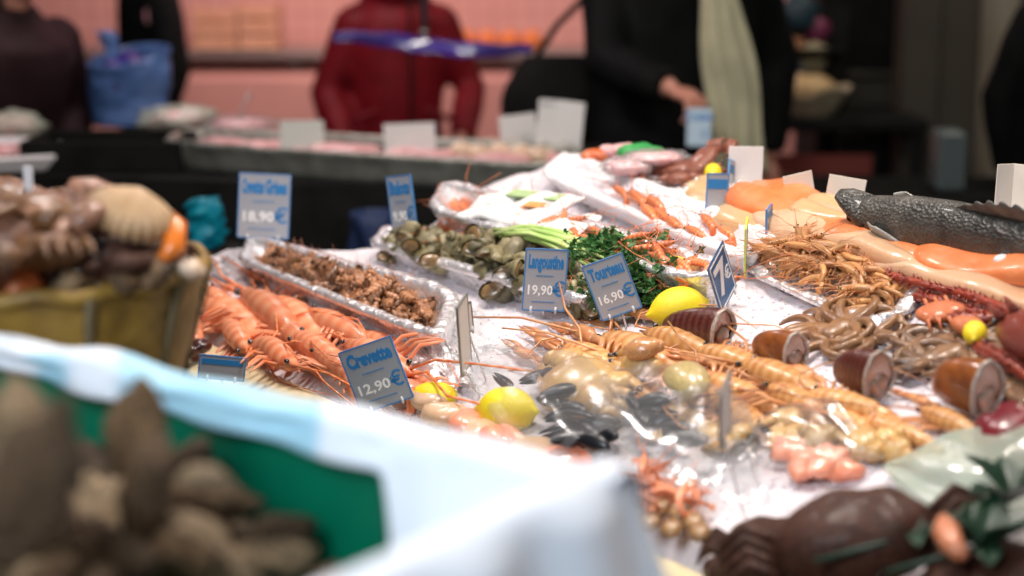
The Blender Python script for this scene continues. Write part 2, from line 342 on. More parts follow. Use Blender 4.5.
# ------------------------------------------------------------------ people
def hand(mb,w,d,side,s=1.0,curl=.9,thumb=1):
    """w wrist point, d direction of the hand"""
    d=Vector(d).normalized(); dn=Vector((0,0,-1)); dn=(dn-d*dn.dot(d)).normalized(); sd=d.cross(dn)
    pc=w+d*.05*s; rot=Matrix((d,sd,dn)).transposed()
    mb.ell(pc,(.052*s,.042*s,.018*s),rot,12,8)
    for i,(o,l) in enumerate(((-.030,.066),(-.010,.076),(.011,.070),(.030,.055))):
        a=pc+d*.040*s+sd*o*s; pts=[a]; ang=.25
        for j in range(3):
            ang+=curl*.75; a=a+(d*math.cos(ang)+dn*math.sin(ang))*l*s/3*1.15; pts.append(a)
        mb.tube(pts,[.0095*s,.009*s,.0085*s,.007*s],8)
    a=w+d*.02*s+sd*(-.035*s)*thumb; pts=[a,a+d*.025*s-sd*.018*s*thumb+dn*.012*s,a+d*.05*s-sd*.014*s*thumb+dn*.03*s,a+d*.07*s+dn*.042*s]
    mb.tube(pts,[.013*s,.0115*s,.010*s,.008*s],8)
def person(name_label,cat,loc,rz,H,jmat,handL,handR,lean=0.0,wide=1.0,hair=m_hair,hood=False,tmat=None,voxel=.014,female=False,headturn=0):
    s=H/1.75; root=None
    hip=.93*s; sh_z=1.385*s; L=lambda p:Vector(p)
    ln=lambda z:-lean*max(0,(z-hip))     # lean forward (-y)
    V=lambda x,y,z:Vector((x,y+ln(z),z))
    hw=.175*s*wide
    body=MB()
    # legs
    for sx in(-1,1):
        body.tube([V(sx*.10*s,0,.90*s),V(sx*.105*s,-.01,.70*s),V(sx*.105*s,-.015,.50*s),V(sx*.105*s,.01,.30*s),V(sx*.105*s,.02,.09*s)],[.095*s,.085*s,.058*s,.056*s,.038*s],12)
        body.tube([V(sx*.105*s,.05*s,.045*s),V(sx*.11*s,-.06*s,.04*s),V(sx*.115*s,-.17*s,.03*s)],[.042*s,.045*s,.03*s],10)
    body.tube([V(0,0,.84*s),V(0,0,.96*s),V(0,0,1.10*s),V(0,0,1.28*s),V(0,0,1.40*s),V(0,0,1.46*s)],[.15*s,.165*s,.14*s,.165*s,.16*s,.07*s],16,flat=.68,ref=(0,1,0))
    body.tube([V(0,.01,1.42*s),V(0,-.005,1.55*s)],[.062*s,.055*s],12)
    hc=V(0,-.015*s,1.635*s)
    hr=Matrix.Rotation(headturn,3,'Z')
    body.ell(hc,(.075*s,.095*s,.115*s),hr,18,14)
    body.ell(hc+hr@Vector((0,-.045*s,-.06*s)),(.052*s,.05*s,.05*s),hr,12,9)
    body.tube([hc+hr@Vector((0,-.088*s,.015*s)),hc+hr@Vector((0,-.112*s,-.02*s)),hc+hr@Vector((0,-.09*s,-.03*s))],[.008*s,.014*s,.010*s],8)
    for sx in(-1,1): body.ell(hc+hr@Vector((sx*.077*s,.008*s,-.005*s)),(.01*s,.02*s,.032*s),hr,10,8)
    body.ell(hc+hr@Vector((0,-.088*s,-.055*s)),(.026*s,.012*s,.010*s),hr,10,6)
    arms=[]
    for sx,h in((-1,handL),(1,handR)):
        S=V(sx*hw,0,sh_z); W=L(h)
        d=W-S; ll=min(d.length,.56*s); 
        if d.length>.56*s: W=S+d.normalized()*.56*s; d=W-S
        mid=S+d*.52; dev=math.sqrt(max(0,(.29*s)**2-(d.length/2)**2))
        out=Vector((sx*.6,.35,-.75)); out=(out-d.normalized()*out.dot(d.normalized())).normalized()
        E=mid+out*dev; arms.append((S,E,W))
        body.tube([S,S.lerp(E,.5),E,E.lerp(W,.4),W],[.055*s,.048*s,.04*s,.042*s,.026*s],12)
        hand(body,W,W-E,sx,s,thumb=sx)
    root=body.build('person',m_skin,voxel=.008,sm=2)
    root.location=loc; root.rotation_euler=(0,0,rz); tag(root,name_label,cat)
    j=MB(); rr=1.0
    j.tube([V(0,.0,.80*s),V(0,0,.88*s),V(0,0,1.02*s),V(0,0,1.20*s),V(0,0,1.33*s),V(0,0,1.40*s),V(0,0,1.455*s),V(0,.0,1.50*s)],[.205*s*wide,.21*s*wide,.195*s*wide,.215*s*wide,.222*s*wide,.205*s*wide,.13*s,.082*s],20,flat=.72,ref=(0,1,0))
    for S,E,W in arms:
        j.ell(S+Vector((0,0,-.01)),(.085*s,.085*s,.08*s)); j.tube([S,S.lerp(E,.35),S.lerp(E,.7),E,E.lerp(W,.3),E.lerp(W,.65),E.lerp(W,.93)],[.085*s,.08*s,.07*s,.068*s,.066*s,.055*s,.05*s],14)
    def pf(v):
        q=Vector(v); n=noise.noise(q*9)*.012+noise.noise(q*22+Vector((3,1,2)))*.005; c=Vector((0,ln(v.z),v.z)); d=(q-c); d.z=0
        return q+(d.normalized() if d.length>1e-4 else Vector((0,0,0)))*n
    if hood:
        j.tube([V(0,.04*s,1.44*s),V(0,.03*s,1.50*s),V(0,.03*s,1.60*s),V(0,.035*s,1.70*s),V(0,.05*s,1.765*s)],[.13*s,.135*s,.135*s,.115*s,.05*s],16)
        j.ell(V(0,-.07*s,1.50*s),(.10*s,.07*s,.045*s))
    jo=j.warp(pf).build('jacket',jmat,root,voxel=.014,sm=4)
    t=MB()
    for sx in(-1,1):
        t.tube([V(sx*.095*s,0,.92*s),V(sx*.105*s,0,.70*s),V(sx*.105*s,0,.48*s),V(sx*.105*s,.01,.28*s),V(sx*.105*s,.02,.07*s)],[.115*s,.105*s,.082*s,.075*s,.072*s],14)
        t.build
    t.ell(V(0,0,.92*s),(.17*s,.12*s,.10*s)); t.build('trousers',tmat or m_jeans,root,voxel=.014,sm=3)
    for sx in(-1,1):
        f=MB(); f.tube([V(sx*.105*s,.065*s,.05*s),V(sx*.11*s,-.03*s,.055*s),V(sx*.115*s,-.13*s,.045*s),V(sx*.117*s,-.20*s,.03*s)],[.05*s,.056*s,.052*s,.03*s],12,flat=.85); f.build('shoe',m_dark,root)
        ey=MB(); ey.ell(hc+hr@Vector((sx*.032*s,-.083*s,.012*s)),.012*s,None,10,8); ey.build('eye',m_eye,root)
    if not hood:
        h=MB(); h.ell(hc+hr@Vector((0,.022*s,.032*s)),(.088*s,.098*s,.105*s),hr,18,12)
        if female: h.ell(hc+hr@Vector((0,.06*s,-.06*s)),(.085*s,.05*s,.14*s),hr,14,10)
        h.warp(lambda v:v+Vector((1,1,1))*noise.noise(Vector(v)*40)*.004).build('hair',hair,root)
    return root
# red jacket shopper
p=PY(398,150,5.9); red=person('shopper in a red hooded puffer jacket standing behind the far counter','person',(p.x,5.9,0),R(8),1.56,m_red,(-.18,-.14,.80),(.20,-.18,.84),wide=.88,hood=True,voxel=.012)
b=MB(); b.tube([(0.03,-.205,1.34),(0.03,-.225,1.2),(0.03,-.22,1.0),(0.03,-.215,.82)],.006,6); b.build('zip',m_dark,red)
for sx in(-1,1):
    b=MB(); b.box((sx*.13,-.205,.93),(.12,.012,.02),Matrix.Rotation(sx*.35,3,'Y'),bev=.004); b.build('pocket_flap',m_red,red)
# black coat shopper with pale scarf, hand forward with the tag
p=PY(676,100,5.05); wx=PY(676,104,4.72)
blk=person('shopper in a black coat and long pale scarf holding a blue tag','person',(p.x,5.08,0),R(4),1.82,m_black,(-.075,-.40,wx.z+.045),(.30,.02,.80),wide=1.12,hair=m_hair2,headturn=R(15))
b=MB(); sx0=.08
b.grid(lambda u,v:Vector((.055+(u-.5)*(.10+.07*v)+.10*v+.01*math.sin(9*v+u*3),-.205-.03*math.sin(u*math.pi)-.012*math.cos(u*19)-.05*math.sin(v*2.4),1.52-v*.66)),14,24)
b.build('scarf',m_scarf,blk,solid=.012)
b=MB(); b.tube([(-.06,-.03,1.50),(.0,-.17,1.50),(.07,-.19,1.49),(.13,-.05,1.50),(.05,.10,1.51),(-.05,.08,1.51),(-.07,-.03,1.50)],[.035]*7,10); b.build('scarf_loop',m_scarf,blk)
# black shoulder bag hanging at the black coat shopper's side
b=MB(); 
b.grid(lambda u,v:Vector(((math.cos(u*6.283))*(.15+.02*math.sin(3*v))*(.6+.4*math.sin(v*3.0+.1)),math.sin(u*6.283)*.06*(.5+.5*math.sin(v*3.1+.02)),(v-.5)*.30)),24,12,closeu=True)
hb=tag(b.build('shoulder_bag',m_dark),"black shoulder bag hanging at the elbow of the black coat shopper",'bag'); hb.location=PY(556,105,5.2)
b=MB(); b.tube([(-.07,0,.13),(.0,-.01,.24),(.09,-.01,.33),(.18,0,.36)],.01,6); b.build('strap',m_dark,hb)
# left leaning shopper
p=PY(-38,100,5.0); la=person('shopper in a dark plum coat leaning over the far counter at the left','person',(p.x+.02,5.15,0),R(52),1.55,m_maroon,(-.24,-.16,.80),(.20,-.10,.78),lean=.32,wide=1.15,hair=m_hair2,female=True)
p=PY(146,60,6.6); bb=person('shopper in a long black coat standing behind the blue carrier bag','person',(p.x,6.7,0),R(-62),1.62,m_black,(-.22,-.04,.80),(.20,-.06,.78),wide=.85)
b=MB()
for i in range(24):
    a=6.283*i/24
    b.ell((math.cos(a)*.045,0,math.sin(a)*.045),.009,None,6,4)
b.ell((0,.003,0),(.028,.004,.028)); o=b.build('round_emblem',M('pale_pink_print',(.62,.34,.36),rough=.6),bb); o.location=(.19,-.02,1.22); o.rotation_euler=(0,0,R(78))
p=PY(1118,100,4.9); re=person('dark coated shopper at the right edge facing away from the fish','person',(p.x+.05,5.2,0),R(150),1.62,m_black,(-.26,-.05,.78),(.27,-.04,.78),wide=1.15)
# purple ribbon of film on its pole
e=empty('hanging_pole',PY(424,33,5.3)); tag(e,'thin grey pole hanging in front of the red jacket','pole')
MB().tube([(0,0,0),(0,0,1.0)],.012,12).build('tube',m_steel,e); MB().ell((0,0,0),(.014,.014,.016)).build('end_cap',m_steel,e)
b=MB(); A=PY(333,40,5.25); B=PY(532,50,5.25)
def rib(u,v):
    q=A.lerp(B,u); tw=1.35+.5*math.sin(u*9); wd=.026*(.45+.55*math.sin(max(.03,min(.97,u))*3.14))
    return q+Vector((0,math.cos(tw)*wd*(v-.5)*2+.004*math.sin(v*20),math.sin(tw)*wd*(v-.5)*2+.010*math.sin(u*5.5+1)-.002*math.cos(u*30)))
b.grid(rib,60,8); 
tag(b.build('purple_film_ribbon',m_purple,solid=.006),'twisted glossy purple plastic film stretched across the red jacket','ribbon')
b=MB()
# ------------------------------------------------------------------ far counter
FZ=.955
far=[PZ(160,158,FZ),PZ(560,188,FZ),PZ(600,150,FZ),PZ(560,128,FZ),PZ(175,122,FZ)]
def poly_tray(name,pts,z0,h,mat,rim=.012):
    pass
ctr=MB(); A0=PZ(-60,172,.93); A1=PZ(640,196,.93); B1=A1+Vector((.1,.95,0)); B0=A0+Vector((.0,.95,0))
ctr.prism([A0,A1,B1,B0],.89,.93)
fc=empty('far_counter',((A0.x+A1.x)/2,(A0.y+B0.y)/2,0)); tag(fc,'black draped market counter running behind the main stall','counter')
kid(ctr,'counter_top',m_dark,fc)
dr=MB(); n=90; top=[];
def drp(u,v):
    q=[A0,A1,B1,B0,A0][min(3,int(u*4))].lerp([A0,A1,B1,B0,A0][min(3,int(u*4))+1],u*4-min(3,int(u*4)))
    c=(A0+B1)/2; d=(q-c); d.z=0; d.normalize(); s_=1 if v>.02 else 0
    return Vector((q.x,q.y,0))+d*(.012+.02*v*(1+math.sin(u*260)))+Vector((0,0,.885*(1-v)+.02))
dr.grid(drp,240,6); kid(dr,'drape',m_dark,fc,smooth=True)
def quadpt(q,s,t):
    a=q[0].lerp(q[1],s); b_=q[3].lerp(q[2],s); return a.lerp(b_,t)
def tray(name,quad,h,mat,label,cat,wall=.02,amp=.004,nn=6.0,floor=None,slope=.75,n=120,solid=True,lip=.012,seedo=0,group=None):
    """rim quad given as world points (rim height); crumpled rounded tray following it"""
    C=(quad[0]+quad[1]+quad[2]+quad[3])/4
    def outline(a,k):
        c_,s_=math.cos(a),math.sin(a); e=2/nn
        x=math.copysign(abs(c_)**e,c_); y=math.copysign(abs(s_)**e,s_)
        return quadpt(quad,.5+.5*x*k,.5+.5*y*k)
    nr=(quad[1]-quad[0]).cross(quad[3]-quad[0]).normalized()
    if nr.z<0: nr=-nr
    prof=[(-.022,-h),(-.016,-h*.75),(-.010,-h*.45),(-.003,-h*.12),(.003,.001),(.002,.006),(-.004,.009),(-.012,.009),(-.018,.005),(-.022,-.003),(-.025,-h*.2),(-.030,-h*.5),(-.036,-h*.82),(.72,-h*.9),(.4,-h*.9),(.1,-h*.9)]
    mb=MB()
    def op(a,of):
        if of>.05: return outline(a,of)
        p0=outline(a,1); d=(outline(a+.01,1)-outline(a-.01,1)).normalized(); o_=d.cross(nr)
        if o_.dot(p0-C)<0: o_=-o_
        return p0+o_*of
    def fn(u,v):
        i0=min(int(round(v*(len(prof)-1))),len(prof)-1); of,z=prof[i0]
        p_=op(u*2*math.pi,of)+nr*z
        q=p_*1.0; am=amp*(1 if z>-h*.75 else .5)
        return p_+Vector((nz(q,38,seedo),nz(q,38,seedo+9),nz(q,45,seedo+5)*.9))*am*1.6+nr*nz(q,110,seedo)*am*.5-C
    mb.grid(fn,n,len(prof),closeu=True)
    k0=len(mb.v); mb.f.append(tuple((len(prof)-1)*n+i for i in range(n))); mb.m.append(0)
    mb.f.append(tuple(range(n))[::-1]); mb.m.append(0)
    o=mb.build(name,mat); o.location=C; tag(o,label,cat,group); return o
far_lift=.028
q=[PZ(182,130,FZ+.045),PZ(588,147,FZ+.045),PZ(566,170,FZ+.045),PZ(160,144,FZ+.045)]
tray('foil_tray',q,.07,m_foil2,'long dull foil tray on the far counter under the white cards','tray',amp=.004,seedo=3)
# things in the far tray
random.seed(3)
def blob(mb,c,r,seed=0,amp=.2,fr=1.0,rot=None,seg=16,rings=10):
    k0=len(mb.v); mb.ell((0,0,0),r,rot,seg,rings)
    rm=max(r) if hasattr(r,'__len__') else r
    for i in range(k0,len(mb.v)):
        v=mb.v[i]; mb.v[i]=Vector(c)+v*(1+amp*noise.noise(v/rm*fr*1.5+Vector((seed,seed*2.1,0))))
    return mb
m_pinkfish=M('pale_pink_fish',(.80,.50,.50),(.70,.34,.34),scale=14,rough=.35,coat=.4,sss=.1,rnd=.1)
for i in range(16):
    px=190+i*24+random.uniform(-4,4); py=139+i*1.25+random.uniform(-2,4)
    if px>560: break
    b=MB(); blob(b,(0,0,0),(.075,.035,.018),i,.3,1.3); b.tube([(-.07,0,0),(-.11,.0,.005)],[.012,.02],8,flat=.3)
    o=b.build('pink_fish_fillet',m_pinkfish); o.matrix_world=Matrix.Translation(PZ(px,py,FZ+.018))@Matrix.Rotation(random.uniform(-1,1),4,'Z')
    tag(o,'pale pink fish fillet lying in the long foil tray on the far counter','fish fillet','fillets in the far foil tray')
m_scal=M('cream_scallop',(.80,.62,.46),(.66,.44,.30),scale=20,rough=.4,coat=.4)
for i,(px,py) in enumerate(((462,151),(478,153),(500,151),(520,153),(538,155),(552,152),(490,146),(512,147))):
    b=MB(); blob(b,(0,0,0),(.032,.03,.022),i+40,.25); b.tube([(0,0,0),(.03,.01,.005),(.045,.02,.0)],[.014,.012,.006],8)
    o=b.build('scallop_meat',m_scal); o.location=PZ(px,py,FZ+.028); tag(o,'round cream scallop meat at the right end of the far foil tray','scallop','scallop meats in the far foil tray')
# wrapped fish packs
def pack(px,py,z,L,W,Hh,label,mat_in,rz=0,name='wrapped_fish_pack',knot=False,seed=1):
    e=empty(name,PZ(px,py,z),rz); tag(e,label,'package')
    b=MB(); blob(b,(0,0,Hh*.45),(L*.42,W*.40,Hh*.42),seed,.35,1.6); b.build('fish',mat_in,e)
    b=MB(); blob(b,(0,0,Hh*.5),(L*.5,W*.5,Hh*.5),seed+5,.45,3.0,seg=28,rings=16)
    if knot: b.tube([(0,0,Hh*.9),(.01,0,Hh*1.35),(.03,.01,Hh*2.1)],[.02,.012,.03],10,flat=.4)
    b.build('plastic_wrap',m_clearg if seed!=8 else m_clearb,e); return e
pack(178,131,.945,.22,.14,.075,'greenish wrapped fish pack leaning beside the blue carrier bag',m_pinkfish,.2,seed=2)
pack(240,135,.975,.20,.12,.055,'wrapped pink fish pack with a twisted plastic peak on the far tray',m_pinkfish,.1,knot=True,seed=8)
pack(8,141,.955,.20,.16,.085,'round pink wrapped pack at the left end of the far counter',m_pinkfish,.1,seed=4)
b=MB(); q=[PZ(-70,140,.97),PZ(62,140,.97),PZ(66,158,.97),PZ(-70,165,.97)]
tray('shallow_tray',q,.035,m_white,'pale shallow tray with pink fillets at the left end of the far counter','tray',amp=.001,n=60)
for i in range(5):
    b=MB(); blob(b,(0,0,0),(.06,.03,.018),i+70,.3,1.3); o=b.build('pink_fish_fillet',m_pinkfish); o.location=PZ(-20+i*17,148+random.uniform(-2,3),.965)
    tag(o,'pale pink fish fillet in the shallow tray at the far left','fish fillet','fillets in the far left tray')
# black crates at the left of the far counter
for i,(x0,x1,yt,yb) in enumerate(((66,158,140,172),)):
    e=empty('black_crate',PZ(112,166,.93)); tag(e,'empty black plastic crate on the far counter below the blue bag','crate')
    wd=.40
    for nme,c_,d_ in(('side_panel',(0,-.13,.04),(wd,.012,.08)),('side_panel',(0,.13,.04),(wd,.012,.08)),('end_panel',(-wd/2,0,.04),(.012,.26,.08)),('end_panel',(wd/2,0,.04),(.012,.26,.08)),('base',(0,0,.006),(wd,.26,.012))):
        MB().box(c_,d_,bev=.003).build(nme,m_dark,e,smooth=False)
# blue carrier bag
bg=empty('carrier_bag',PZ(131,133,.95)+Vector((-.05,.22,0)),.0); tag(bg,'crumpled blue plastic carrier bag with an upright handle on the far counter','bag')
b=MB()
def bagf(u,v):
    a=u*6.283; r=.118*(1-.16*(1-v)**2)*(1+.10*math.sin(a*2+1)); z=v*(.215+.03*math.sin(a+.6))
    q=Vector((math.cos(a)*r,math.sin(a)*r*.7,z)); k=nz(q,11,2)*.016+nz(q,28,7)*.006
    return q+Vector((math.cos(a),math.sin(a),.2))*k*(.4+v)
b.grid(bagf,64,26,closeu=True); b.f.append(tuple(range(64))[::-1]); b.m.append(0); b.build('bag_body',m_bag,bg,solid=.002)
b=MB(); b.grid(lambda u,v:Vector((-.065+.05*(u-.5)+.02*math.sin(v*3)+nz((u,v,0),3)*.02,-.03+.015*math.sin(u*9),.17+v*.12)),8,14); b.build('handle',m_bag,bg,solid=.003)
b=MB(); blob(b,(0,-.005,.145),(.088,.060,.075),3,.4,2.2,seg=24,rings=16); b.build('contents',m_bag2,bg)
# cards
def card(px,py,wpx,hpx,Y,label,yaw=0,roll=0,fold=False,mat=None,name='price_card',marks=True,foldang=.5,stand=True):
    c_=PY(px,py,Y); s=Y/F/math.cos(PITCH)*1.02; W=wpx*s; Hh=hpx*s
    e=empty(name,c_-Vector((0,0,Hh/2))); e.rotation_euler=(0,roll,yaw); tag(e,label,'price card')
    mt=mat or m_paper
    def pan(x0,x1,ang,off):
        mb=MB(); w_=x1-x0; mb.box(((x0+x1)/2-off,0,Hh/2),(w_,.0016,Hh),bev=.0006); r_=Matrix.Rotation(ang,3,'Z'); mb.warp(lambda v:r_@v+Vector((off,0,0))); return mb
    if fold:
        pan(-W/2,0,foldang*.5,0).build('panel',mt,e,smooth=False); pan(0,W/2,-foldang*.9,0).build('panel',mt,e,smooth=False)
    else: pan(-W/2,W/2,0,0).build('panel',mt,e,smooth=False)
    if stand:
        MB().tube([(0,.003,Hh*.5),(0,.006,-.06)],.0016,6).build('stake',m_steel,e)
    if marks:
        mb=MB(); random.seed(int(px))
        for i in range(5): mb.box((-W*.42+.3*W*i/5,-.002-.02*abs(-.42+.06*i)*0,Hh*.9),(W*.035,.0008,Hh*(.03+.02*random.random())))
        if fold:
            r_=Matrix.Rotation(foldang*.5,3,'Z'); mb.warp(lambda v:r_@v)
        mb.build('pen_mark',M('pen'+str(px),(.12,.12,.13),rough=.7) if fold else m_steel,e,smooth=False)
    return e
m_gcard=M('greyish_card',(.62,.64,.60),rough=.6)
m_pcard=M('cream_card',(.72,.66,.58),rough=.6)
card(302,137,42,32,4.47,'blank greyish card on the far foil tray left of the red jacket',yaw=.1,marks=False,mat=m_gcard)
card(411,144,50,40,4.42,'wide pale card on the far foil tray in front of the red jacket',yaw=-.1,roll=-.05,marks=False)
card(520,131,36,32,4.45,'small pale card half hidden behind the tall folded card',yaw=.2,roll=-.1,marks=False)
card(558,126,47,50,4.35,'tall white folded card standing between the far counter and the stall',roll=.09,fold=True)
# ------------------------------------------------------------------ main stall
uv=[(-.47,-.01),(-.42,.25),(-.04,.37),(-.15,.60),(-.08,.90),(2.2,.90),(2.2,-.01)]
pts=[UV(u,v) for u,v in uv]
ms=empty('market_stall',(.6,2.6,0)); tag(ms,'sloping fish stall slab on a dark skirted frame','stall')
ct=(sum((p for p in pts),Vector())/len(pts))
pin=[ct+(p-ct)*.985 for p in pts]
b=MB(); b.prism(pin,lambda p:surf(p[0],p[1])-.085,lambda p:surf(p[0],p[1])-.03); kid(b,'slab',m_steel,ms)
b=MB(); b.prism([ct+(p-ct)*.95 for p in pts],0.0,lambda p:surf(p[0],p[1])-.087); kid(b,'skirt',m_dark,ms)
# front board
A=UV(-.56,-.055,.0); B=UV(2.2,-.055,.0)
b=MB(); dx=(B-A); ln_=dx.length; rot=Matrix((dx.normalized(),NRM.cross(dx.normalized()),NRM)).transposed()
b.box((0,0,0),(ln_,.085,.05),bev=.006)
fb=b.build('front_board',m_wood); fb.matrix_world=Matrix.Translation((A+B)/2+Vector((0,0,-.018)))@rot.to_4x4(); tag(fb,'long cream wooden board edging the front of the ice','board')
# ice bed
b=MB(); nu,nv=230,125
inside=lambda u,v: (v>.02 and (u>-.27 if v<.42 else (u>-.19-.72*(v-.42) if v<.7 else u>-.40-.1*(v-.7))))
def icef(s,t):
    v=.865*t; ul=-.45+.05*v/.25 if v<.22 else (-.40+.40*(v-.22)/.16 if v<.38 else (.0-.12*(v-.38)/.22 if v<.6 else -.12+.06*(v-.6)/.3))
    u=ul+(2.15-ul)*s**1.25
    p=UV(u,v); h=noise.noise(Vector((u*6,v*6,0)))*.010+noise.noise(Vector((u*17,v*17,4)))*.006+noise.noise(Vector((u*75,v*75,2)))*.0035
    ed=min(s*40,(1-s)*60,t*25,(1-t)*25,1); return UV(u,v,-.03*(1-ed)+h*ed+.001)
b.grid(icef,nu,nv); ice=b.build('crushed_ice',m_ice); tag(ice,'bed of crushed ice covering the sloping stall','ice',kind='stuff')
# loose grains of ice lie on it (uncountable)
b=MB(); random.seed(11)
for i in range(5200):
    v=random.uniform(.03,.80); u=random.uniform(-.36 if v<.24 else (.06 if v<.5 else -.05),1.7); p=UV(u,v,0)
    h=noise.noise(Vector((u*6,v*6,0)))*.010+noise.noise(Vector((u*17,v*17,4)))*.006
    r=random.uniform(.0012,.003); rot=Matrix.Rotation(random.random()*6,3,(random.random(),random.random(),random.random()+.1))
    b.box(p+NRM*(h+r*.4),(r*2,r*1.6,r*1.4),rot)
o=b.build('ice_grains',m_ice,smooth=False); tag(o,'loose grains of crushed ice scattered over the stall','ice',kind='stuff')
def rq(pxs,lift): return [P(a,b_,lift) for a,b_ in pxs]
# trays
t1=rq([(254,237),(462,292),(440,345),(236,262)],.055)
tray('shrimp_tray',t1,.055,m_foil,'long foil lined tray heaped with small brown shrimps','tray',amp=.0032,seedo=1,n=180)
t2=rq([(390,226),(622,276),(580,306),(368,246)],.04)
tray('whelk_tray',t2,.04,m_foil,'foil lined tray heaped with greenish whelks','tray',amp=.0032,seedo=2,n=180)
t3=rq([(446,180),(742,268),(690,283),(426,212)],.07)
tray('prawn_tray',t3,.07,m_foil,'large deep foil lined tray of orange prawns behind the whelks','tray',amp=.0032,seedo=6,n=200)
t4=rq([(566,152),(782,236),(748,266),(538,176)],.04)
tray('ice_tray',t4,.04,m_white,'long white tray of ice with a few orange prawns, between deep foil tray and fillets','tray',amp=.003,seedo=4,n=160)
t5=rq([(775,240),(928,294),(880,332),(745,274)],.018)
tray('foil_tray',t5,.02,m_foil,'shallow foil tray under the heap of small langoustines at the right','tray',amp=.005,seedo=5,n=160)
# foil liners
def liner(name,pxs,label,amp=.012,n=60,m_=m_foil,lift=.012,liftf=None,seed=0,freq=22):
    q=[P(a,b_,lift) for a,b_ in pxs]; C=(q[0]+q[1]+q[2]+q[3])/4; mb=MB()
    def fn(s,t):
        p_=quadpt(q,s,t); e=min(s,1-s,t,1-t)*8
        r=abs(nz(p_,freq,seed))*1.6+nz(p_,freq*2.2,seed+3)*.6+nz(p_,freq*5,seed+8)*.3
        return p_+NRM*(amp*r+ (liftf(s,t) if liftf else 0))+Vector((nz(p_,20,seed+4),nz(p_,20,seed+6),0))*.012-C
    mb.grid(fn,n,n); o=mb.build(name,m_,solid=.0015); o.location=C; tag(o,label,'foil'); return o
liner('foil_liner',[(228,258),(450,345),(486,398),(205,270)],'crumpled foil sheet between the brown shrimps and the pink prawns',lift=.014,seed=3)
0 and liner('foil_liner',[(455,318),(520,318),(505,372),(430,372)],'crumpled foil corner beside the shrimp tray end',lift=.02,amp=.022,seed=5)
0 and liner('foil_liner',[(540,160),(575,158),(610,215),(560,215)],'crumpled foil end wrapped round the white ice tray',lift=.05,amp=.02,seed=7,n=40)
liner('foil_liner',[(640,180),(745,186),(770,218),(650,206)],'silvery foil spread under the tags behind the ice tray',lift=.03,amp=.02,seed=9,n=50)
liner('foil_liner',[(390,330),(450,348),(455,400),(380,400)],'foil scrap beneath the orange prawns beside the leaning blue tag',lift=.014,amp=.016,seed=12,n=40)
# white ice in tray 4
q4=rq([(575,156),(774,235),(745,262),(548,175)],.025); b=MB(); C4=(q4[0]+q4[1]+q4[2]+q4[3])/4
b.grid(lambda s,t:quadpt(q4,s,t)+NRM*(.014*math.sin(math.pi*s)*math.sin(math.pi*t)+nz((s*6,t*3,0),1)*.012+nz((s*20,t*9,0),2)*.006+.004)-C4,90,50)
o=b.build('crushed_ice',m_ice); o.location=C4; tag(o,'smooth heap of ice filling the white tray','ice',kind='stuff')
# ------------------------------------------------------------------ small brown shrimps
def gshrimp(seed):
    random.seed(seed); b=MB(); n=12; pts=[]; rad=[]; c=random.uniform(.5,1.8)
    for i in range(n):
        t=i/(n-1); a=-c*t; pts.append(Vector((.022-.040*t*math.cos(a*.5),0,.0+.018*math.sin(-a)*t*.9)))
        rad.append([.003,.0062,.0085,.0098,.0098,.0092,.0088,.0078,.0070,.0058,.0046,.003][i]*(1+.08*(i%2)))
    b.tube(pts,rad,9,flat=.8)
    e=pts[-1]; b.tube([e,e+Vector((-.007,.004,.003))],[.002,.0045],5,flat=.3); b.tube([e,e+Vector((-.007,-.004,.003))],[.002,.0045],5,flat=.3)
    for k in range(4): b.tube([pts[3+k],pts[3+k]+Vector((.004,.006*(1 if k%2 else -1),-.009))],[.0012,.0006],4)
    return b
gs=[]
q1=[quadpt(t1,.035,.14)-NRM*.050,quadpt(t1,.965,.14)-NRM*.050,quadpt(t1,.965,.86)-NRM*.050,quadpt(t1,.035,.86)-NRM*.050]
random.seed(5)
pos=[]
for i in range(290):
    s=random.uniform(.03,.97); t=random.uniform(.05,.95)
    H=.052*(1-abs(2*s-1)**6)*(1-.6*abs(2*t-1)**2.4)+.020
    z=.85*H*(random.random()**.45); pos.append((s,t,z,random.uniform(0,6.28),random.uniform(-.7,.7),random.uniform(-.6,.6),random.uniform(.85,1.25)))
protos=[]
for k in range(5):
    o=gshrimp(k).build('brown_shrimp',m_gshr); MB().tube([(.022,.001,0),(.034,.006,.012),(.040,.012,.026)],[.0006,.0004,.0002],4).build('feeler',m_gant,o)
    MB().ell((.016,.0045,.003),.0016,None,6,5).build('eye',m_eye,o); protos.append(o)
for i,(s,t,z,a,r_,p_,sc_) in enumerate(pos):
    o=protos[i] if i<5 else copytree(protos[i%5])
    d=Vector((math.cos(a),math.sin(a),0)); o.matrix_world=frame(quadpt(q1,s,t)+NRM*z,d,NRM,r_,sc_*.92,p_)
    tag(o,'small cooked brown shrimp lying in the heap in the foil tray','shrimp','brown shrimps heaped in the foil tray')
for i,(px,py) in enumerate(((262,228),(340,232),(430,298),(372,240),(272,226))):
    pass
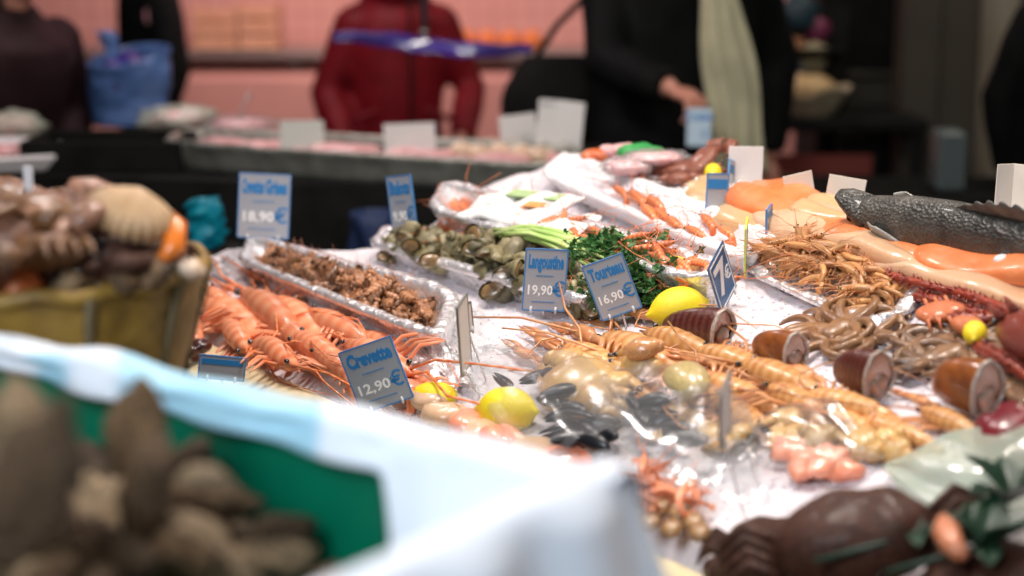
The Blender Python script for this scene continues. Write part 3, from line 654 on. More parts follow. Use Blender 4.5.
# ------------------------------------------------------------------ whelks
def whelk(seed,mat):
    random.seed(seed); b=MB(); turns=3.6; n=62; seg=12; k=.20; pts=[]; rad=[]
    vs=[];fs=[]
    for i in range(n):
        t=i/(n-1); th=turns*2*math.pi*t; g=math.exp(-k*(turns*2*math.pi-th)*.62)
        R0=.0145*g; rr=.0165*g; z=-.078*(g)+.042
        c_=Vector((math.cos(th)*R0,math.sin(th)*R0,z)); rd=Vector((math.cos(th),math.sin(th),0))
        for j in range(seg):
            q=2*math.pi*j/seg; rib=1+.13*math.sin(th*8)
            fl=1.0
            if t>.93: fl=1+(t-.93)*4.0
            vs.append(c_+rd*math.cos(q)*rr*rib*fl+Vector((0,0,1))*math.sin(q)*rr*1.45*rib*fl)
    for i in range(n-1):
        for j in range(seg):
            a=i*seg+j; c=i*seg+(j+1)%seg; fs.append((a,c,c+seg,a+seg))
    fs.append(tuple(range(seg))); b.add(vs,fs)
    cz=c_
    r_=Matrix.Rotation(R(100),3,'Y')
    b.warp(lambda v:r_@v); o=b.build('whelk',mat)
    f=MB(); f.ell(r_@(cz-Vector((-math.sin(th),math.cos(th),0))*.004),(.0165,.004,.0225),r_@Matrix((rd,Vector((-math.sin(th),math.cos(th),0)),Vector((0,0,1)))).transposed(),12,8); f.build('operculum',m_whflesh,o)
    return o
wp=[whelk(i,[m_whelk,m_whelk2][i%3==1]) for i in range(6)]
random.seed(21); spots=[]
for i in range(78):
    a_=random.uniform(.04,.96); b_=random.uniform(.15,.85); spots.append((a_,b_,.010+.050*(1-abs(2*a_-1)**6)*(1-.6*abs(2*b_-1)**2)*random.random()**.6))
for i,(px,py,lf) in enumerate(spots):
    o=wp[i] if i<6 else copytree(wp[random.randrange(6)])
    an=random.uniform(0,6.28); o.matrix_world=frame(quadpt(t2,px,py)-NRM*.032+NRM*lf,Vector((math.cos(an),math.sin(an),0)),NRM,random.uniform(0,6.28),random.uniform(.62,.88),random.uniform(-.5,.5))
    tag(o,'greenish brown ridged whelk in the foil tray','whelk','whelks heaped in the foil tray')
o=copytree(wp[1]); spin(o,507,260,.052,R(170),1.1,R(60),R(10)); tag(o,'largest pale whelk on top of the tray, its dark opening facing up','whelk')
o.pop('group',None)
# ------------------------------------------------------------------ prawns and langoustines
def prawn(name,mat,claws=True,curl=.5,seed=0,matc=None,mata=None,detail=True,long=1.0):
    """unit length 1 from rostrum (+x .5) to tail (-x -.5)"""
    random.seed(seed); b=MB()
    pts=[];rad=[]
    # carapace
    for x,r in((.50,.004),(.44,.012),(.40,.034),(.33,.056),(.24,.070),(.15,.076),(.08,.072)):
        pts.append(Vector((x,0,.0))); rad.append(r)
    a=0; p_=Vector((.08,0,0)); seglen=.077
    for k in range(6):
        for j in range(3):
            a+=curl*.16/3*(k+1)*.5
            p_=p_+Vector((-math.cos(a),0,-math.sin(a)))*seglen/3; pts.append(p_.copy())
            base=.068-.0055*k; rad.append(base*(1.0,1.025,.965)[j])
    b.tube(pts,rad,14,flat=1.0); 
    b.warp(lambda v:Vector((v.x,v.y*.86,v.z+nz(v,14,seed)*.006)))
    for sy in(-1,1):
        pass
    o=b.build(name,mat)
    d=Vector((-math.cos(a),0,-math.sin(a)))
    t=MB()
    for s in(-1,-.5,0,.5,1):
        e=(d+Vector((0,s*.55,0))).normalized(); t.tube([p_,p_+e*.05,p_+e*.10,p_+e*.125],[.014,.026,.028,.010],8,flat=.28,ref=(d.z,0,-d.x) )
    t.build('tail_fan',matc or mat,o)
    for sy in(-1,1):
        MB().ell((.395,sy*.040,.022),(.017,.015,.015),None,8,6).build('eye',m_eye,o)
        r1=random.uniform(-.1,.1); b=MB(); b.tube([(.42,sy*.02,.01),(.52,sy*(.07+r1),.04),(.60,sy*(.15+r1),.03),(.5,sy*(.26+r1),.02),(.1,sy*(.34+r1),.01),(-.35,sy*(.33+r1*2),.01)] if seed%2 else [(.42,sy*.02,.01),(.60,sy*(.05+r1),.05),(.85,sy*(.10+r1),.06),(1.15,sy*(.13+r1*2),.03)],[.008,.0065,.0055,.005,.004,.002][:6 if seed%2 else 4],5); b.build('antenna',mata or matc or mat,o)
        if detail:
            for k in range(4):
                x=.30-.065*k; b=MB(); g=random.uniform(-.03,.03)
                b.tube([(x,sy*.04,-.035),(x+.05+g,sy*.13,-.02),(x+.09+g,sy*.18,-.06),(x+.13+g*2,sy*.21,-.085)],[.013,.011,.008,.003],6); b.build('leg',matc or mat,o)
            b=MB()
            for k in range(4):
                x=.03-.075*k; zz=-.05-curl*.012*k*k; b.tube([(x,sy*.03,zz),(x-.03,sy*.05,zz-.04)],[.014,.007],6,flat=.5)
            b.build('swimmerets',matc or mat,o)
        if claws:
            g=random.uniform(-.06,.06)
            b=MB(); b.tube([(.34,sy*.05,-.02),(.46,sy*.13,-.03),(.55,sy*.12+g*.4,-.03)],[.016,.018,.020],8)
            b.tube([(.55,sy*.12+g*.4,-.03),(.62,sy*(.125)+g*.6,-.03),(.74,sy*.12+g,-.032),(.80,sy*.11+g,-.03)],[.020,.033,.031,.022],10,flat=.7)
            b.tube([(.79,sy*.118+g,-.03),(.90,sy*.115+g,-.028),(1.02,sy*.10+g*1.2,-.03)],[.014,.011,.003],7)
            b.tube([(.79,sy*.095+g,-.03),(.90,sy*.080+g,-.028),(1.01,sy*.088+g*1.2,-.03)],[.012,.009,.003],7)
            b.build('claw',matc or mat,o)
    return o
LP=[prawn('langoustine',m_lang,True,[.3,.9,1.6,.5][i],i,m_lang2,m_lang2) for i in range(4)]
lang=[ # head px, tail px, lift, roll, proto, width factor, label
 ((596,326),(716,372),.030,.2,0,'langoustine with claws pointing back-left below the leftmost blue lettered tag'),
 ((640,322),(745,352),.034,-.2,1,'langoustine lying just below the lemon and the brown clam'),
 ((560,336),(650,372),.035,.1,3,'langoustine at the left tip of the heap, claws reaching left'),
 ((610,345),(708,392),.040,.3,0,'langoustine half buried by the round brown crab knuckle'),
 ((690,340),(800,368),.034,-.1,3,'langoustine in the rear row running towards the striped brown clam'),
 ((735,352),(850,392),.045,.15,0,'langoustine in the middle rear of the heap left of the dark clam'),
 ((660,378),(770,402),.050,.1,3,'pale langoustine in the middle of the heap above the standing clear tag'),
 ((690,366),(790,398),.055,-.2,0,'langoustine topmost in the middle of the heap'),
 ((762,376),(862,418),.050,.5,2,'langoustine with a pale curled belly in the middle of the heap'),
 ((800,384),(920,412),.048,-.2,3,'langoustine lying along the back edge below the dark ridged clam'),
 ((852,408),(955,438),.030,.1,0,'langoustine with banded orange tail near the right end, in front'),
 ((915,398),(1008,436),.030,.15,1,'rightmost langoustine, black eyed with a curled orange tail'),
 ((820,402),(905,432),.035,.9,2,'langoustine tucked in front of the banded tail at the right'),
 ((712,392),(800,432),.030,.3,1,'langoustine at the front of the heap right of the standing clear tag'),
 ((575,352),(668,398),.030,-.5,0,'langoustine at the front left of the heap above the black mussels'),
]
for i,(h,t,lf,rl,pr,lab) in enumerate(lang):
    o=LP[pr] if i==[l[4] for l in lang].index(pr) else copytree(LP[pr])
    h=(h[0],h[1]+9); t=(t[0],t[1]+9); put(o,h,t,lf*.62,rl,1.0,1.5,1.15); tag(o,lab,'langoustine','large langoustines on the ice')
# thin red antennae strewn over the heap belong to prawns; one free one
def strand(name,pxs,r,mat,label,cat,lifts):
    b=MB(); W=[P(a,b_,l) for (a,b_),l in zip(pxs,lifts)]; C=W[0].copy(); W=[w_-C for w_ in W]
    # catmull-rom
    out=[]
    for i in range(len(W)-1):
        p0=W[max(0,i-1)];p1=W[i];p2=W[i+1];p3=W[min(len(W)-1,i+2)]
        for j in range(8):
            t=j/8; out.append(.5*((2*p1)+(p2-p0)*t+(2*p0-5*p1+4*p2-p3)*t*t+(3*p1-p0-3*p2+p3)*t**3))
    out.append(W[-1]); n=len(out)
    rr=r if callable(r) else (lambda t:r*(1-.6*t))
    b.tube(out,[rr(i/(n-1)) for i in range(n)],8)
    if name.startswith('lobster'):
        random.seed(n)
        for i in range(1,n-1):
            for k in range(5):
                t=random.random(); q=out[i].lerp(out[i+1],t); a=random.uniform(0,6.28); tt=(out[i+1]-out[i]).normalized(); n1=tt.cross(Vector((0,0,1))).normalized(); n2=n1.cross(tt); d=n1*math.cos(a)+n2*math.sin(a); R_=rr(i/(n-1)); b.tube([q+d*R_*.7,q+d*(R_+.006)-tt*.004],[.0018,.0003],4)
    o=b.build(name,mat); o.location=C; tag(o,label,cat); return o
strand('loose_feeler',[(690,398),(760,390),(830,402),(905,408),(960,420)],.0012,m_red,'long thin red feeler lying across the middle of the langoustines','feeler',[.06,.085,.085,.07,.05])
# small orange langoustines heap at right
SP=[prawn('small_langoustine',m_pale,False,[.6,1.5][i],i+10,m_lang2,m_lang2,detail=True) for i in range(2)]
random.seed(31); q5=rq([(780,243),(915,292),(868,322),(758,270)],.012)
for i in range(85):
    s=random.uniform(.02,.98); t=random.uniform(.05,.95); z=.05*(1-abs(2*s-1)**2.5)*(1-abs(2*t-1)**2)*random.random()**.5+.012
    o=SP[i] if i<2 else copytree(SP[i%2]); a=random.gauss(2.3,.6) if i%3 else random.uniform(0,6.28)
    o.matrix_world=frame(quadpt(q5,s,t)+NRM*z,Vector((math.cos(a),math.sin(a),0)),NRM,random.uniform(-1.2,1.2),random.uniform(.07,.095),random.uniform(-.3,.3))
    tag(o,'small pale orange langoustine in the heap on the right foil tray','langoustine','small langoustines heaped on the right foil tray')
# orange prawns in the deep foil tray
OP=[prawn('orange_prawn',m_orange,False,[1.2,2.2][i],i+20,m_orange,m_orange,detail=False) for i in range(2)]
random.seed(33); n=0
for i in range(120):
    s=random.uniform(.03,.98)
    t=random.uniform(.12,.88)
    a0=quadpt(t3,s,t)-NRM*.055; z=(.066 if s>.35 else .04)*(1-.7*abs(2*t-1)**2.2)*random.random()**.5+.008
    o=OP[i] if i<2 else copytree(OP[i%2]); a=random.uniform(0,6.28)
    o.matrix_world=frame(a0+NRM*z,Vector((math.cos(a),math.sin(a),0)),NRM,random.uniform(-1.3,1.3),random.uniform(.08,.11),random.uniform(-.3,.3))
    tag(o,'cooked orange prawn in the deep foil tray','prawn','orange prawns in the deep foil tray')
# white labelled packages on those prawns
def wpack(px0,px1,lift,label,w,stripe=True):
    e=empty('white_package'); b=MB(); b.grid(lambda u,v:Vector(((u-.5),(v-.5)*w,.030*(math.sin(u*3.14)*math.sin(v*3.14))**.4+.08*nz((u*4,v*3,px0[0]),1))),30,24); b.build('wrapper',m_paper,e,solid=.03)
    if stripe:
        b=MB(); b.box((.05,w*.26,.052),(.62,w*.20,.012)); b.build('green_stripe',M('pale_green_print',(.30,.50,.22),(.50,.60,.30),scale=20,rough=.5),e,smooth=False)
    b=MB(); b.box((.22,-w*.02,.05),(.20,w*.16,.010)); b.build('orange_patch',M('orange_print'+str(px0[0]),(.75,.35,.10),rough=.5),e,smooth=False)
    put(e,px1,px0,lift); e['label']=label; e['category']='package'; return e
wpack((480,203),(560,212),.078,'flat white package with a pale green stripe at the left of the deep foil tray',.62)
wpack((520,226),(590,226),.072,'flat white package lying on the orange prawns in front of the striped one',.55,False)
# prawns on the white ice tray
for i,(h,t) in enumerate((((628,190),(652,208)),((645,196),(672,212)),((652,208),(678,226)),((664,216),(690,234)),((640,204),(664,224)),((700,214),(722,232)),((684,226),(712,240)),((716,226),(742,240)),((612,186),(634,198)))):
    o=copytree(OP[i%2]); put(o,h,t,.052,.3*(i%3-1),1,1.2,1.0); tag(o,'orange prawn lying in a row on the white ice tray','prawn','orange prawns on the white ice tray')
# pink prawns front left
PP=[prawn('pink_prawn',m_pink,False,[.5,1.1,1.8][i],i+30,m_pink,m_orange,detail=True) for i in range(3)]
random.seed(35)
pk=[((196,284),(300,352)),((214,292),(250,345)),((238,280),(330,340)),((270,286),(352,352)),((300,300),(400,344)),((320,316),(418,368)),((255,300),(345,362)),((340,330),(430,372)),((185,300),(205,350)),((224,274),(290,300)),((290,322),(372,372)),((205,276),(240,312)),((352,322),(438,352)),((395,350),(440,385)),((380,362),(430,392)),((180,278),(232,290)),((310,340),(382,382)),((240,312),(300,362)),((275,300),(340,318))]
for i,(h,t) in enumerate(pk):
    o=PP[i] if i<3 else copytree(PP[i%3]); 
    if i%4==1: h,t=t,h
    h=(h[0],h[1]+10); t=(t[0],t[1]+9); put(o,h,t,.018+.010*(i%3),random.uniform(-.6,.6),1,1.0,.85); tag(o,'large pink orange prawn in the blurred heap before the brown shrimps','prawn','large pink prawns at the front left')
# ------------------------------------------------------------------ crab claws
def cclaw(seed,mat=m_claw,tipm=m_eye):
    random.seed(seed); o=None; b=MB()
    b.tube([(-.5,0,0),(-.42,0,0),(-.34,0,0),(-.30,0,0)],[.06,.10,.11,.08],12)
    b.tube([(-.32,0,0),(-.22,0,0),(-.05,.0,.0),(.08,0,0),(.16,.0,0)],[.08,.17,.22,.20,.12],14,flat=.68)
    b.tube([(.06,.09,0),(.20,.11,.0),(.32,.08,.0),(.38,.06,0)],[.10,.07,.05,.04],10,flat=.8)
    b.tube([(.06,-.09,0),(.20,-.13,.0),(.32,-.10,.0),(.38,-.07,0)],[.10,.075,.055,.042],10,flat=.8)
    b.warp(lambda v:v+Vector((0,0,1))*nz(v,5,seed)*.03+Vector((0,nz(v,4,seed+3)*.03,0)))
    o=b.build('crab_claw',mat)
    for sy,x in((1,.06),(-1,-.07)):
        y0=x; b=MB(); b.tube([(.37,y0,0),(.44,y0*.75,0),(.50,y0*.45,0)],[.043,.034,.012],10,flat=.8); b.build('black_tip',tipm,o)
    return o
CL=[cclaw(0),cclaw(4),cclaw(9)]
cl=[((552,352),(606,402),.035),((598,356),(546,350),.05),((585,372),(540,362),.03),((600,392),(636,400),.03),((610,350),(660,362),.055),((640,385),(600,370),.05),((655,400),(700,412),.03),((630,368),(580,366),.045),((668,392),(712,372),.045),((742,440),(700,420),.02),((758,412),(722,440),.03),((760,424),(810,402),.03),((800,418),(770,440),.02),((822,440),(780,420),.02),((850,442),(800,424),.03),((875,432),(912,452),.02),((862,440),(905,424),.03),((836,424),(880,450),.022),((566,385),(616,412),.02),((690,420),(650,430),.02),((720,384),(680,396),.05),((786,430),(830,446),.012)]
for i,(h,t,lf) in enumerate(cl):
    o=CL[i] if i<3 else copytree(CL[i%3]); h=(h[0],h[1]+7); t=(t[0],t[1]+7); put(o,h,t,lf*.85,random.uniform(-.5,.5),1,1.3,1.15)
    tag(o,'cream crab claw with black finger tips among the langoustines','crab claw','cream crab claws among the langoustines')
b=MB(); blob(b,(0,0,0),(.5,.34,.30),4,.15); b.tube([(.4,0,0),(.55,.0,-.05)],[.2,.12],10); o=b.build('crab_knuckle',m_brclaw); put(o,(662,345),(624,352),.072,0,1); tag(o,'round red brown crab knuckle on top of the cream claws','crab claw')
b=MB(); blob(b,(0,0,0),(.5,.30,.22),7,.2); o=b.build('clam',M('olive_clam',(.42,.33,.14),(.58,.44,.2),scale=20,rough=.3,coat=.5)); put(o,(672,368),(702,392),.07,0,1); tag(o,'smooth olive green clam in front of the round brown knuckle','clam')
# ------------------------------------------------------------------ brown clams
def clam(name,lab,h,t,lift,mat,openang=.35,roll=0,ky=.75,kz=1.0):
    """closed end at -x, wide gaping end at +x"""
    e=empty(name)
    def ring(u,v,off=0,k=1):
        a=u*6.283; x=-.5+.88*v; r=math.sqrt(max(0,1-((x-.38)/.88)**2))*k
        rr=r*(1+.015*math.cos(a*30)*v); z=math.sin(a)*(.50 if math.sin(a)>0 else .22)*rr; y=math.cos(a)*.40*rr*(1-.10*math.sin(a)**2)
        return Vector((x+off-.10*abs(math.cos(a))**2*v*0+.05*math.sin(a)*v,y,z))
    b=MB(); b.grid(lambda u,v:ring(u,v**1.3),60,26,closeu=True); b.build('shell',mat,e,solid=.02)
    b=MB(); b.tube([ring(i/40,1.0) for i in range(41)],.030,8); b.build('valve_lip',M('grey_lip',(.46,.40,.34),(.30,.22,.18),scale=20,rough=.3,coat=.5) if 'grey_lip' not in bpy.data.materials else bpy.data.materials['grey_lip'],e)
    b=MB(); n=40; b.v=[ring(i/n,.98,-.03,.97) for i in range(n)]+[Vector((.33,0,0))]; b.f=[(i,(i+1)%n,n) for i in range(n)]; b.m=[0]*n; b.build('flesh',m_clamin,e)
    b=MB(); blob(b,(.34,.02,-.04),(.06,.22,.16),5,.4,2); b.build('meat',M('clam_meat',(.55,.22,.14),(.30,.24,.18),scale=8,rough=.3,coat=.6) if 'clam_meat' not in bpy.data.materials else bpy.data.materials['clam_meat'],e)
    put(e,h,t,lift,roll,1,ky,kz); e['label']=lab; e['category']='clam'; return e
clam('brown_clam','dark ridged brown clam with a pale mouth, beside the first squid heap',(886,386),(836,370),.034,m_clam)
clam('brown_clam','amber and brown gaping clam below the second squid heap, right',(996,400),(934,382),.03,m_clam2)
clam('brown_clam','brown striped clam with a pale end directly in front of the lemon',(732,336),(664,326),.026,m_clam,ky=.55,kz=.62)
clam('brown_clam','reddish mottled clam between the lemon clam and the dark ridged clam',(802,360),(754,346),.024,m_clam2,ky=.6,kz=.8)
# ------------------------------------------------------------------ squid heaps
def squid(seed,mat,n=7,L=.16,curl=5,R0=.011,mantle=True):
    n=7; L=L*.95; curl=curl*1.5
    random.seed(seed); b=MB()
    if mantle: blob(b,(-.03,0,.0),(.058,.036,.026),seed,.15)
    for k in range(n):
        a=(k/(n-1)-.5)*3.4 if n>1 else 0; h=a; p_=Vector((math.cos(a)*.02,math.sin(a)*.02,.002)); pts=[p_.copy()]; cs=random.choice((-1,1))*random.uniform(.4,1)*curl; ln=L*random.uniform(.8,1.25); m=22; vz=random.uniform(.1,.55)
        for i in range(m):
            t=i/m; h+=cs*(.25+1.3*t)*ln/m/.06*.33; 
            p_=p_+Vector((math.cos(h),math.sin(h),vz*math.cos(t*3.6+random.uniform(-.1,.1))*.8))*ln/m; p_.z=max(p_.z,-.012); pts.append(p_.copy())
        b.tube(pts,[R0*(1-.72*(i/m)**1.5) for i in range(m+1)],9)
    return b.build('squid',mat,voxel=.0030,sm=2)
sq=[((820,330),0,.018,2.4,m_octo),((846,326),1,.034,.6,m_octo),((836,342),2,.018,-1.2,m_octo),((868,338),3,.02,-.4,m_octo),((868,322),4,.02,1.4,m_octo)]
labs=['pinkish squid at the left of the first heap, nearest the ice tray tag','squid topmost of the first heap with a big looped arm','squid at the front of the first heap above the dark clam','squid at the right end of the first heap','squid at the rear of the first heap touching the small langoustines']
for (pp,sd,lf,a,mt),lab in zip(sq,labs):
    o=squid(sd+50,mt,n=6,L=.15 if sd!=1 else .2,R0=.0165,curl=3.6); spin(o,pp[0],pp[1],lf*.55,a,.50); tag(o,lab,'squid','squids on the ice')
sq=[((922,350),5,.02,2.6,m_octo2),((930,362),6,.03,-2.6,m_octo2),((960,352),7,.035,.3,m_octo2),((985,372),8,.02,-.6,m_octo2),((948,340),9,.025,1.5,m_octo2),((1012,388),10,.02,-.2,m_octo2),((985,352),11,.03,.8,m_octo2)]
labs=['grey squid with a ring of arms at the left of the second heap','pale bodied squid at the front of the second heap','squid on top in the middle of the second heap','squid just behind the amber clam','squid at the rear of the second heap left of the lemon','small grey squid at the right edge behind the clam','squid right of the middle in the second heap, in front of the lemon']
for (pp,sd,lf,a,mt),lab in zip(sq,labs):
    o=squid(sd+50,mt,n=6,L=.15,R0=.016,curl=4.4); spin(o,pp[0],pp[1],lf*.55,a,.50); tag(o,lab,'squid','squids on the ice')
# ------------------------------------------------------------------ lemons
def lemon(px,py,wpx,lift,a,lab,cut=False):
    b=MB(); b.tube([(-.56,0,0),(-.53,0,0),(-.49,0,0),(-.42,0,0),(-.3,0,0),(-.12,0,0),(.1,0,0),(.28,0,0),(.41,0,0),(.47,0,0),(.51,0,0),(.55,0,0)],[.01,.05,.075,.17,.285,.36,.365,.30,.19,.08,.055,.02],24)
    o=b.build('lemon',m_lemon,sub=1); c_=P(px,py,lift); s=wpx/F*c_.y*1.03; spin(o,px,py,lift,a,s,0,R(4)); tag(o,lab,'lemon')
    MB().ell((-.555,0,0),(.012,.03,.03),None,8,6).build('stem_end',m_stalk,o); return o
lemon(678,308,60,.036,R(12),'bright yellow lemon beside the parsley in front of the foil tray')
lemon(674,270,40,.055,R(-30),'lemon behind the parsley in the deep foil tray')
lemon(507,410,66,.036,R(-25),'blurred lemon beside the clear bag of black mussels')
lemon(975,333,34,.045,R(70),'small lemon among the squids and the red crab at the right')
lemon(713,172,24,.05,R(80),'small lemon tip behind the blue tag at the rear')
# lemon slice wedge front-left
b=MB(); b.ell((0,0,0),(.5,.30,.22),None,18,12); o=b.build('lemon_wedge',m_lemon); put(o,(455,398),(415,392),.03); tag(o,'pale lemon wedge at the front board right of the leaning blue tag','lemon')
# ------------------------------------------------------------------ greens
e=empty('parsley_bunch',P(640,300,.02)); tag(e,'bunch of dark green curly parsley left of the bright lemon','parsley')
random.seed(41); st=MB(); lf=MB()
for i in range(60):
    a=random.uniform(0,6.28); el=random.uniform(.05,1.3); L=random.uniform(.045,.085)
    d=Vector((math.cos(a)*math.cos(el)*1.1,math.sin(a)*math.cos(el)*.8,math.sin(el)*.9)); tip=d*L; st.tube([(0,0,0),tip*.5+Vector((0,0,.008)),tip],[.0012,.0010,.0007],5)
    for k in range(16):
        c_=tip+Vector([random.gauss(0,.010) for _ in range(3)]); s_=random.uniform(.003,.0065); r_=Matrix.Rotation(random.random()*6,3,Vector((random.random()-.5,random.random()-.5,random.random()-.5)).normalized())
        vs=[c_+r_@Vector((s_*1.5*x,s_*1.3*y,s_*.6*z)) for x,y,z in((-1,0,0),(-.3,.9,.5),(.2,.4,0),(1,.7,.4),(.7,0,0),(1,-.7,.4),(.2,-.4,0),(-.3,-.9,.5))]
        lf.add(vs,[(0,1,2),(2,3,4),(4,5,6),(6,7,0),(0,2,4,6)])
st.build('stems',m_stalk,e); o=lf.build('leaves',m_green,e,smooth=False,solid=.0006); o['kind']='stuff'
e=empty('parsley_bunch',P(622,258,.06)); tag(e,'small sprig bunch of parsley at the end of the green stalks in the deep tray','parsley')
st=MB(); lf=MB()
for i in range(34):
    a=random.uniform(0,6.28); L=random.uniform(.03,.06); el=random.uniform(.1,1.3); tip=Vector((math.cos(a)*math.cos(el)*1.6,math.sin(a)*math.cos(el)*.7,math.sin(el)*.6))*L; st.tube([(0,0,0),tip],[.001,.0007],5)
    for k in range(12):
        c_=tip+Vector([random.gauss(0,.008) for _ in range(3)]); s_=random.uniform(.003,.006); r_=Matrix.Rotation(random.random()*6,3,Vector((random.random()-.5,random.random()-.5,random.random()-.5)).normalized())
        vs=[c_+r_@Vector((s_*1.5*x,s_*1.3*y,s_*.6*z)) for x,y,z in((-1,0,0),(-.3,.9,.5),(.2,.4,0),(1,.7,.4),(.7,0,0),(1,-.7,.4),(.2,-.4,0),(-.3,-.9,.5))]
        lf.add(vs,[(0,1,2),(2,3,4),(4,5,6),(6,7,0),(0,2,4,6)])
st.build('stems',m_stalk,e); o=lf.build('leaves',m_green,e,smooth=False,solid=.0006); o['kind']='stuff'
random.seed(43); n_=0
for i in range(26):
    y0=229+random.uniform(0,9); y1=244+random.uniform(-2,30); x0=492+random.uniform(0,16); x1=600+random.uniform(-10,22)
    A=P(x0,y0,.075+random.uniform(-.005,.012)); B=P(x1,y1,.065+random.uniform(-.006,.012)); b=MB(); C=(A+B)/2; mid=Vector((0,0,.006+random.uniform(0,.012)))
    b.tube([A-C,(A-C)*.5+mid,mid,(B-C)*.5+mid*.7,B-C],[.0032,.0034,.003,.0026,.0016],7); o=b.build('green_stalk',m_stalk); o.location=C
    tag(o,'thin green stalk in the bundle laid across whelks and orange prawns','herb stalk','green stalks bundled behind the whelks')
# ------------------------------------------------------------------ fillets
def fillet(name,mat,h,t,wd,th,lift,label,cat='fish fillet',seed=0,roll=0,taper=.5,ridge=True,group=None):
    A=P(*h,lift);B=P(*t,lift); L=(A-B).length; b=MB()
    def f(u,v):
        a=v*2*math.pi; k=1-taper*max(0,u-.3)/.7; en=math.sqrt(max(0,1-abs(2*u-1)**6)); w_=wd*.5*k*en
        c_,s_=math.cos(a),math.sin(a); x=(u-.5)*L; y=math.copysign(abs(c_)**.8,c_)*w_; z=(abs(s_)**.7*(th*.75*en) if s_>0 else -abs(s_)**.5*th*.3*en)
        if ridge and s_>0: z-=th*.22*math.exp(-(y/(wd*.05))**2)*en
        n=nz((x*9,y*14,seed),1)*th*.45*(1 if s_>0 else 0)*en
        return Vector((x,y+nz((x*6,seed,0),1)*wd*.12,z+n+ .012*math.sin(x*7+seed)*0))
    b.grid(lambda v,u:f(u,v),36,50,closeu=True)
    o=b.build(name,mat); o.matrix_world=frame((A+B)/2,B-A,NRM,roll); tag(o,label,cat,group); return o
fillet('salmon_fillet',m_salmon,(745,190),(835,226),.13,.035,.045,'orange salmon fillet at the rear behind the small blue edge-on tag',seed=1)
fillet('salmon_fillet',m_salmon,(826,222),(945,262),.12,.03,.045,'orange salmon fillet lying under the big fish head',seed=2)
fillet('salmon_fillet',m_salmon,(925,246),(1090,282),.12,.03,.05,'orange salmon fillet under the big fish body at the right edge',seed=3)
fillet('white_fish_fillet',m_fillet2,(728,206),(850,252),.13,.03,.03,'beige fish fillet left of the edge-on tag at the rear',seed=4)
fillet('white_fish_fillet',m_fillet,(766,206),(930,270),.13,.035,.04,'long pale fish fillet behind the small langoustines',seed=5)
fillet('white_fish_fillet',m_fillet,(850,240),(1070,312),.12,.03,.03,'long pale fish fillet running to the right edge under the salmon',seed=6)
fillet('white_fish_fillet',m_fillet2,(800,212),(862,226),.10,.035,.045,'short pale orange fillet beneath the two open cream cards',seed=8)
for i,(a,b_) in enumerate((((690,190),(760,205)),((700,200),(742,222)))):
    fillet('white_fish_fillet',[m_fillet2,m_fillet][i],a,b_,.08,.03,.02,['beige fillet behind the upright blue tag','pale fillet directly under the upright blue tag'][i],seed=20+i)
# big fish
e=empty('whole_fish')
def fishf(u,v):
    a=v*2*math.pi; x=.5-u; # head at +x .5
    prof=[(0,.030),(.03,.058),(.08,.082),(.16,.108),(.27,.125),(.40,.128),(.55,.112),(.70,.083),(.84,.050),(.93,.033),(.98,.036),(1,.034)]
    for i in range(len(prof)-1):
        if prof[i][0]<=u<=prof[i+1][0]: k=(u-prof[i][0])/(prof[i+1][0]-prof[i][0]); k=k*k*(3-2*k)*.5+k*.5; r=prof[i][1]+(prof[i+1][1]-prof[i][1])*k; break
    return Vector((x,math.cos(a)*r*.62,math.sin(a)*r))
b=MB(); b.grid(lambda v,u:fishf(.10+.90*u,v),32,60,closeu=True)
fr=[fishf(.10,k/32) for k in range(32)]
nv0=len(b.v); b.v+= [Vector((.40,0,0))]; 
for k in range(32): b.f.append((k,nv0,(k+1)%32)); b.m.append(0)
# belly faces use pale slot
for i,f in enumerate(b.f):
    z=sum(b.v[j].z for j in f)/len(f); y=sum(b.v[j].y for j in f)/len(f)
    b.m[i]=1 if z<-.035+.012*math.sin(sum(b.v[j].x for j in f)/len(f)*60) else 0
b.build('body',[m_fish,m_fishbelly],e)
# open jaws
for s,nm in((1,'upper_jaw'),(-1,'lower_jaw')):
    b=MB(); b.tube([(.37,0,.042*s),(.40,0,.070*s),(.43,0,.095*s),(.455,0,.105*s)],[.064,.052,.038,.020],14,flat=.6,ref=(0,0,1)); b.build(nm,m_fish,e)
b=MB(); b.ell((.415,0,0),(.035,.045,.085)); b.build('mouth_cavity',m_dark,e)
for s in(-1,1):
    b=MB(); b.ell((.385,s*.050,.035),(.016,.007,.016)); b.build('eye',M('fish_eye_ring',(.55,.5,.35),rough=.2,coat=1) if s<0 else bpy.data.materials['fish_eye_ring'],e)
    b=MB(); b.ell((.386,s*.056,.035),(.009,.004,.009)); b.build('pupil',m_eye,e)
    b=MB(); b.grid(lambda u,v:Vector((.30-.07*math.sin(u*3.1)*v-.03*v+.03,s*(.064+.014*math.sin(v*2)),-.075+.15*u)),14,8); b.build('gill_cover',m_fishbelly,e,solid=.006)
    b=MB(); b.grid(lambda u,v:Vector((.22-.11*v,s*(.070+.03*v),-.045+(u-.5)*(.02+.06*v)-.02*v)),12,8); b.build('pectoral_fin',m_fin,e,solid=.003)
b=MB(); b.grid(lambda u,v:Vector((.12-.36*u-.03*v,0,.118-.03*u*u+v*(.055*math.sin(u*3.0+.12)*(1+.15*math.cos(u*60))))),60,4); b.build('dorsal_fin',m_fin,e,solid=.004)
b=MB(); b.grid(lambda u,v:Vector((-.49-.12*u*(.6+abs(v-.5)*1.2),0,(v-.5)*(.06+.22*u))),8,12); b.build('tail_fin',m_fin,e,solid=.005)
b=MB(); b.grid(lambda u,v:Vector((-.18-.12*u,0,-.085+.03*u-.05*v*math.sin(u*3+.1))),12,4); b.build('anal_fin',m_fin,e,solid=.004)
